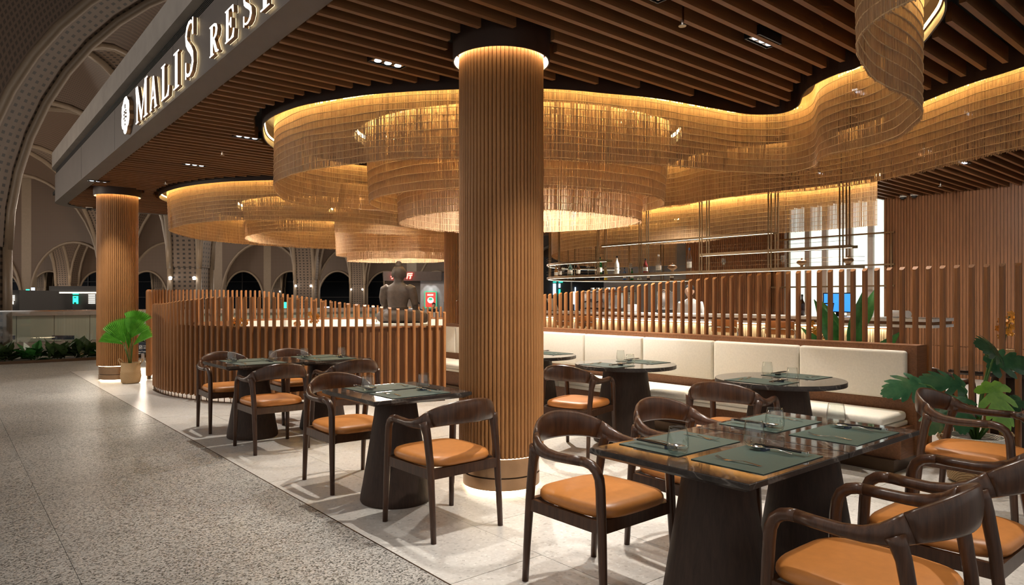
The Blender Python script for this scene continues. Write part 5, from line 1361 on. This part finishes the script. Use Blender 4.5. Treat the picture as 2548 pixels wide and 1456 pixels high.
# planter foliage along the walkway
def bush(x, y, kind, label, sc_):
    rnd = random.Random(int(x*97+y*31)); r = empty('planter_shrub', (x, y, .02), rnd.uniform(0, 6), label, 'shrub', 'low shrubs in the long planter')
    mb = MB(); nl = 46
    for k in range(nl):
        a = rnd.uniform(0, 6.28); el = rnd.uniform(.15, 1.35); L = sc_*rnd.uniform(.20, .42); W = L*rnd.uniform(.13, .24)
        d = Vector((math.cos(a)*math.cos(el), math.sin(a)*math.cos(el), math.sin(el))); s_ = Vector((-math.sin(a), math.cos(a), 0))
        b0 = Vector((rnd.uniform(-.12, .12), rnd.uniform(-.12, .12), rnd.uniform(0, .12)))*sc_; m1 = b0+d*L*.5+Vector((0, 0, .02)); tip = b0+d*L-Vector((0, 0, L*.18))
        mb.add([b0, m1+s_*W, tip, m1-s_*W], [(0, 1, 2, 3)])
    f = mb.obj('foliage', kind, r, True, fix=False); f['kind'] = 'stuff'
    MB().tube([(0, 0, 0), (.01, 0, .12*sc_)], .012, 6).obj('stem', 'stem_green', r)
pos = ['at the far left of the planter', 'second from the left in the planter', 'third from the left in the planter', 'fourth from the left in the planter', 'fifth from the left in the planter', 'sixth from the left in the planter', 'seventh from the left in the planter', 'eighth from the left in the planter', 'ninth from the left in the planter', 'tenth from the left in the planter', 'eleventh, just left of the far column', 'twelfth, behind the far column', 'thirteenth, behind the potted palm', 'last, right of the potted palm']
for k, ps_ in enumerate(pos):
    s = -.1+.47*k; p = G(s-1.2, 18.45+random.uniform(-.15, .15)); bush(p.x, p.y, 'leaf_dark' if k % 3 else 'leaf_blade', ('dark low leafy shrub ' if k % 3 else 'brighter green low shrub ')+ps_, random.uniform(.85, 1.35) if k > 1 else 1.5)

# ================================================================== FIGURES (one continuous body, voxel remeshed)
def body_obj(name, parts, mat, parent, voxel, smooth_it=6):
    mb = MB()
    for kind_, a in parts:
        if kind_ == 'tube': mb.tube(*a)
        else:
            c, rad = a; prof_ = [(math.sin(math.pi*k/12)+1e-4, -math.cos(math.pi*k/12)) for k in range(13)]
            mb.add([(c[0]+rad[0]*r_*math.cos(2*math.pi*j/20), c[1]+rad[1]*r_*math.sin(2*math.pi*j/20), c[2]+rad[2]*z) for r_, z in prof_ for j in range(20)],
                   [(i*20+j, i*20+(j+1) % 20, (i+1)*20+(j+1) % 20, (i+1)*20+j) for i in range(12) for j in range(20)]+[tuple(range(19, -1, -1)), tuple(range(240, 260))])
    o = mb.obj(name, mat, parent, True)
    m = o.modifiers.new('remesh', 'REMESH'); m.mode = 'VOXEL'; m.voxel_size = voxel; m.use_smooth_shade = True
    s_ = o.modifiers.new('smooth', 'SMOOTH'); s_.iterations = smooth_it; s_.factor = .5
    return o
sx_, sy_ = -2.19, 13.15; SZ = .925
pl0 = empty('statue_plinth', (sx_, sy_, 0), 0, 'round white plinth under the seated statue', 'plinth')
MB().lathe([(.60, 0), (.60, .84), (.62, .845), (.62, SZ-.005), (.61, SZ)], 48).obj('plinth_body', 'white_stone', pl0, True, angle=40)
sta = empty('seated_statue', (sx_, sy_, SZ), math.radians(-14), 'dark stone cross-legged statue seen from behind above the curved screen', 'statue')
U = [(.0, .0, .11), (0, -.02, .22), (0, -.025, .34), (0, -.02, .48), (0, 0.0, .60), (0, .01, .70), (0, .015, .77)]
parts = [('tube', (U, [.24, .215, .19, .225, .265, .235, .11], 20, (0, 1, 0), [.17, .155, .13, .135, .14, .115, .085])),
         ('ball', ((0, .02, .145), (.30, .25, .145))),
         ('tube', ([(0, .015, .72), (0, .02, .88)], [.10, .095], 16)),
         ('ball', ((0, .03, .965), (.140, .150, .150))), ('ball', ((0, .02, 1.135), (.062, .064, .066))), ('tube', ([(0, .02, 1.085), (0, .02, 1.12)], [.070, .066], 16)),
         ('ball', ((-.140, .03, .935), (.018, .034, .075))), ('ball', ((.140, .03, .935), (.018, .034, .075)))]
for e in (-1, 1):
    parts += [('tube', ([(e*.20, 0, .68), (e*.275, -.005, .645), (e*.315, .01, .50), (e*.325, .05, .36)], [.085, .095, .082, .066], 14)),
              ('tube', ([(e*.325, .05, .36), (e*.285, .16, .26), (e*.19, .26, .20)], [.066, .055, .045], 12)), ('ball', ((e*.15, .29, .19), (.075, .05, .035))),
              ('tube', ([(e*.15, .02, .15), (e*.33, .12, .135), (e*.46, .22, .11)], [.15, .13, .11], 14)),
              ('tube', ([(e*.46, .22, .10), (e*.25, .36, .09), (e*-.05, .36, .08)], [.105, .085, .06], 14)), ('ball', ((e*-.12, .36, .08), (.10, .055, .045)))]
body_obj('statue_body', parts, 'statue_stone', sta, .014, 5)
for z, r1, r2 in ((.300, .205, .148), (.275, .212, .152), (.225, .226, .160)):
    MB().tube([(r1*math.cos(a*.2618), -.02+r2*math.sin(a*.2618), z) for a in range(24)], .006, 6, closed=True).obj('belt_fold', 'statue_stone', sta, True)
MB().tube([(.078*math.cos(a*.2618), .02+.078*math.sin(a*.2618), 1.098) for a in range(24)], .006, 6, closed=True).obj('hair_band', 'statue_stone', sta, True)

def person(x, y, rz, h, lean, coat, label, hair=True, z0=0., name='person'):
    r = empty(name, (x, y, z0), rz, label, 'person'); k = h/1.7; ln = lean
    def P(a, b, c): return (a*k, (b+ln*max(0, c-.95))*k, c*k)
    torso = [('tube', ([P(0, 0, .90), P(0, 0, 1.05), P(0, 0, 1.22), P(0, 0, 1.38), P(0, 0, 1.45)], [.155*k, .145*k, .165*k, .17*k, .085*k], 16, (0, 1, 0), [.10*k, .095*k, .11*k, .10*k, .07*k]))]
    legs_ = []
    for e in (-1, 1):
        legs_ += [('tube', ([P(e*.09, 0, .95), P(e*.09, .01, .50), P(e*.095, -.01, .08)], [.085*k, .06*k, .045*k], 12)), ('tube', ([P(e*.095, -.04, .04), P(e*.10, .16, .035)], [.04*k, .038*k], 10))]
        torso += [('tube', ([P(e*.17, 0, 1.40), P(e*.22, .02, 1.14), P(e*.20, .22, 1.06)], [.06*k, .05*k, .042*k], 12))]
    body_obj('coat', torso, coat, r, .018*k, 3); body_obj('trousers', legs_, 'cloth_dark', r, .018*k, 3)
    hd = [('tube', ([P(0, 0, 1.42), P(0, .01, 1.52)], [.05*k, .048*k], 12)), ('ball', (P(0, .02, 1.60), (.075*k, .092*k, .112*k))), ('ball', (P(0, .115, 1.585), (.014*k, .02*k, .022*k))), ('ball', (P(-.078, .01, 1.59), (.012*k, .02*k, .032*k))), ('ball', (P(.078, .01, 1.59), (.012*k, .02*k, .032*k)))]
    for e in (-1, 1):
        hd += []
    b = body_obj('head', hd, 'skin', r, .010*k, 2)
    for e in (-1, 1):
        hnd = [('ball', (P(e*.195, .29, 1.055), (.036*k, .05*k, .018*k)))]
        for q in range(4): hnd.append(('tube', ([P(e*(.172+.016*q), .32, 1.055), P(e*(.170+.017*q), .365+.008*(q in (1, 2)), 1.048), P(e*(.170+.017*q), .385, 1.035)], [.0085*k, .008*k, .007*k], 6)))
        hnd.append(('tube', ([P(e*.165, .275, 1.055), P(e*.145, .31, 1.05)], [.010*k, .008*k], 6)))
        body_obj('hand', hnd, 'skin', r, .006*k, 1)
        MB().lathe([(.009*k, 0), (.001, .004*k)], 8, P(e*.03, .108, 1.62)).obj('eye', 'hair_black', r)
    if hair: body_obj('hair', [('ball', (P(0, -.008, 1.645), (.083*k, .095*k, .082*k)))], 'hair_black', r, .012*k, 2)
    return r
pp_ = G(10.15, t_at(1722, 10.15)); person(pp_.x, pp_.y, math.radians(150), 1.62, .25, 'coat_white', 'person in a white chef coat leaning forward behind the bar')
xx = at_px(1041, 0, 23.3)[0]; person(xx, 23.45, math.radians(160), 1.30, .15, 'cloth_dark', 'left person in dark shirt bending behind the food stall counter', z0=-.03)
xx = at_px(1076, 0, 23.3)[0]; person(xx, 23.45, math.radians(200), 1.28, .25, 'cloth_dark', 'right person in dark shirt bending below the red poster', z0=-.03)
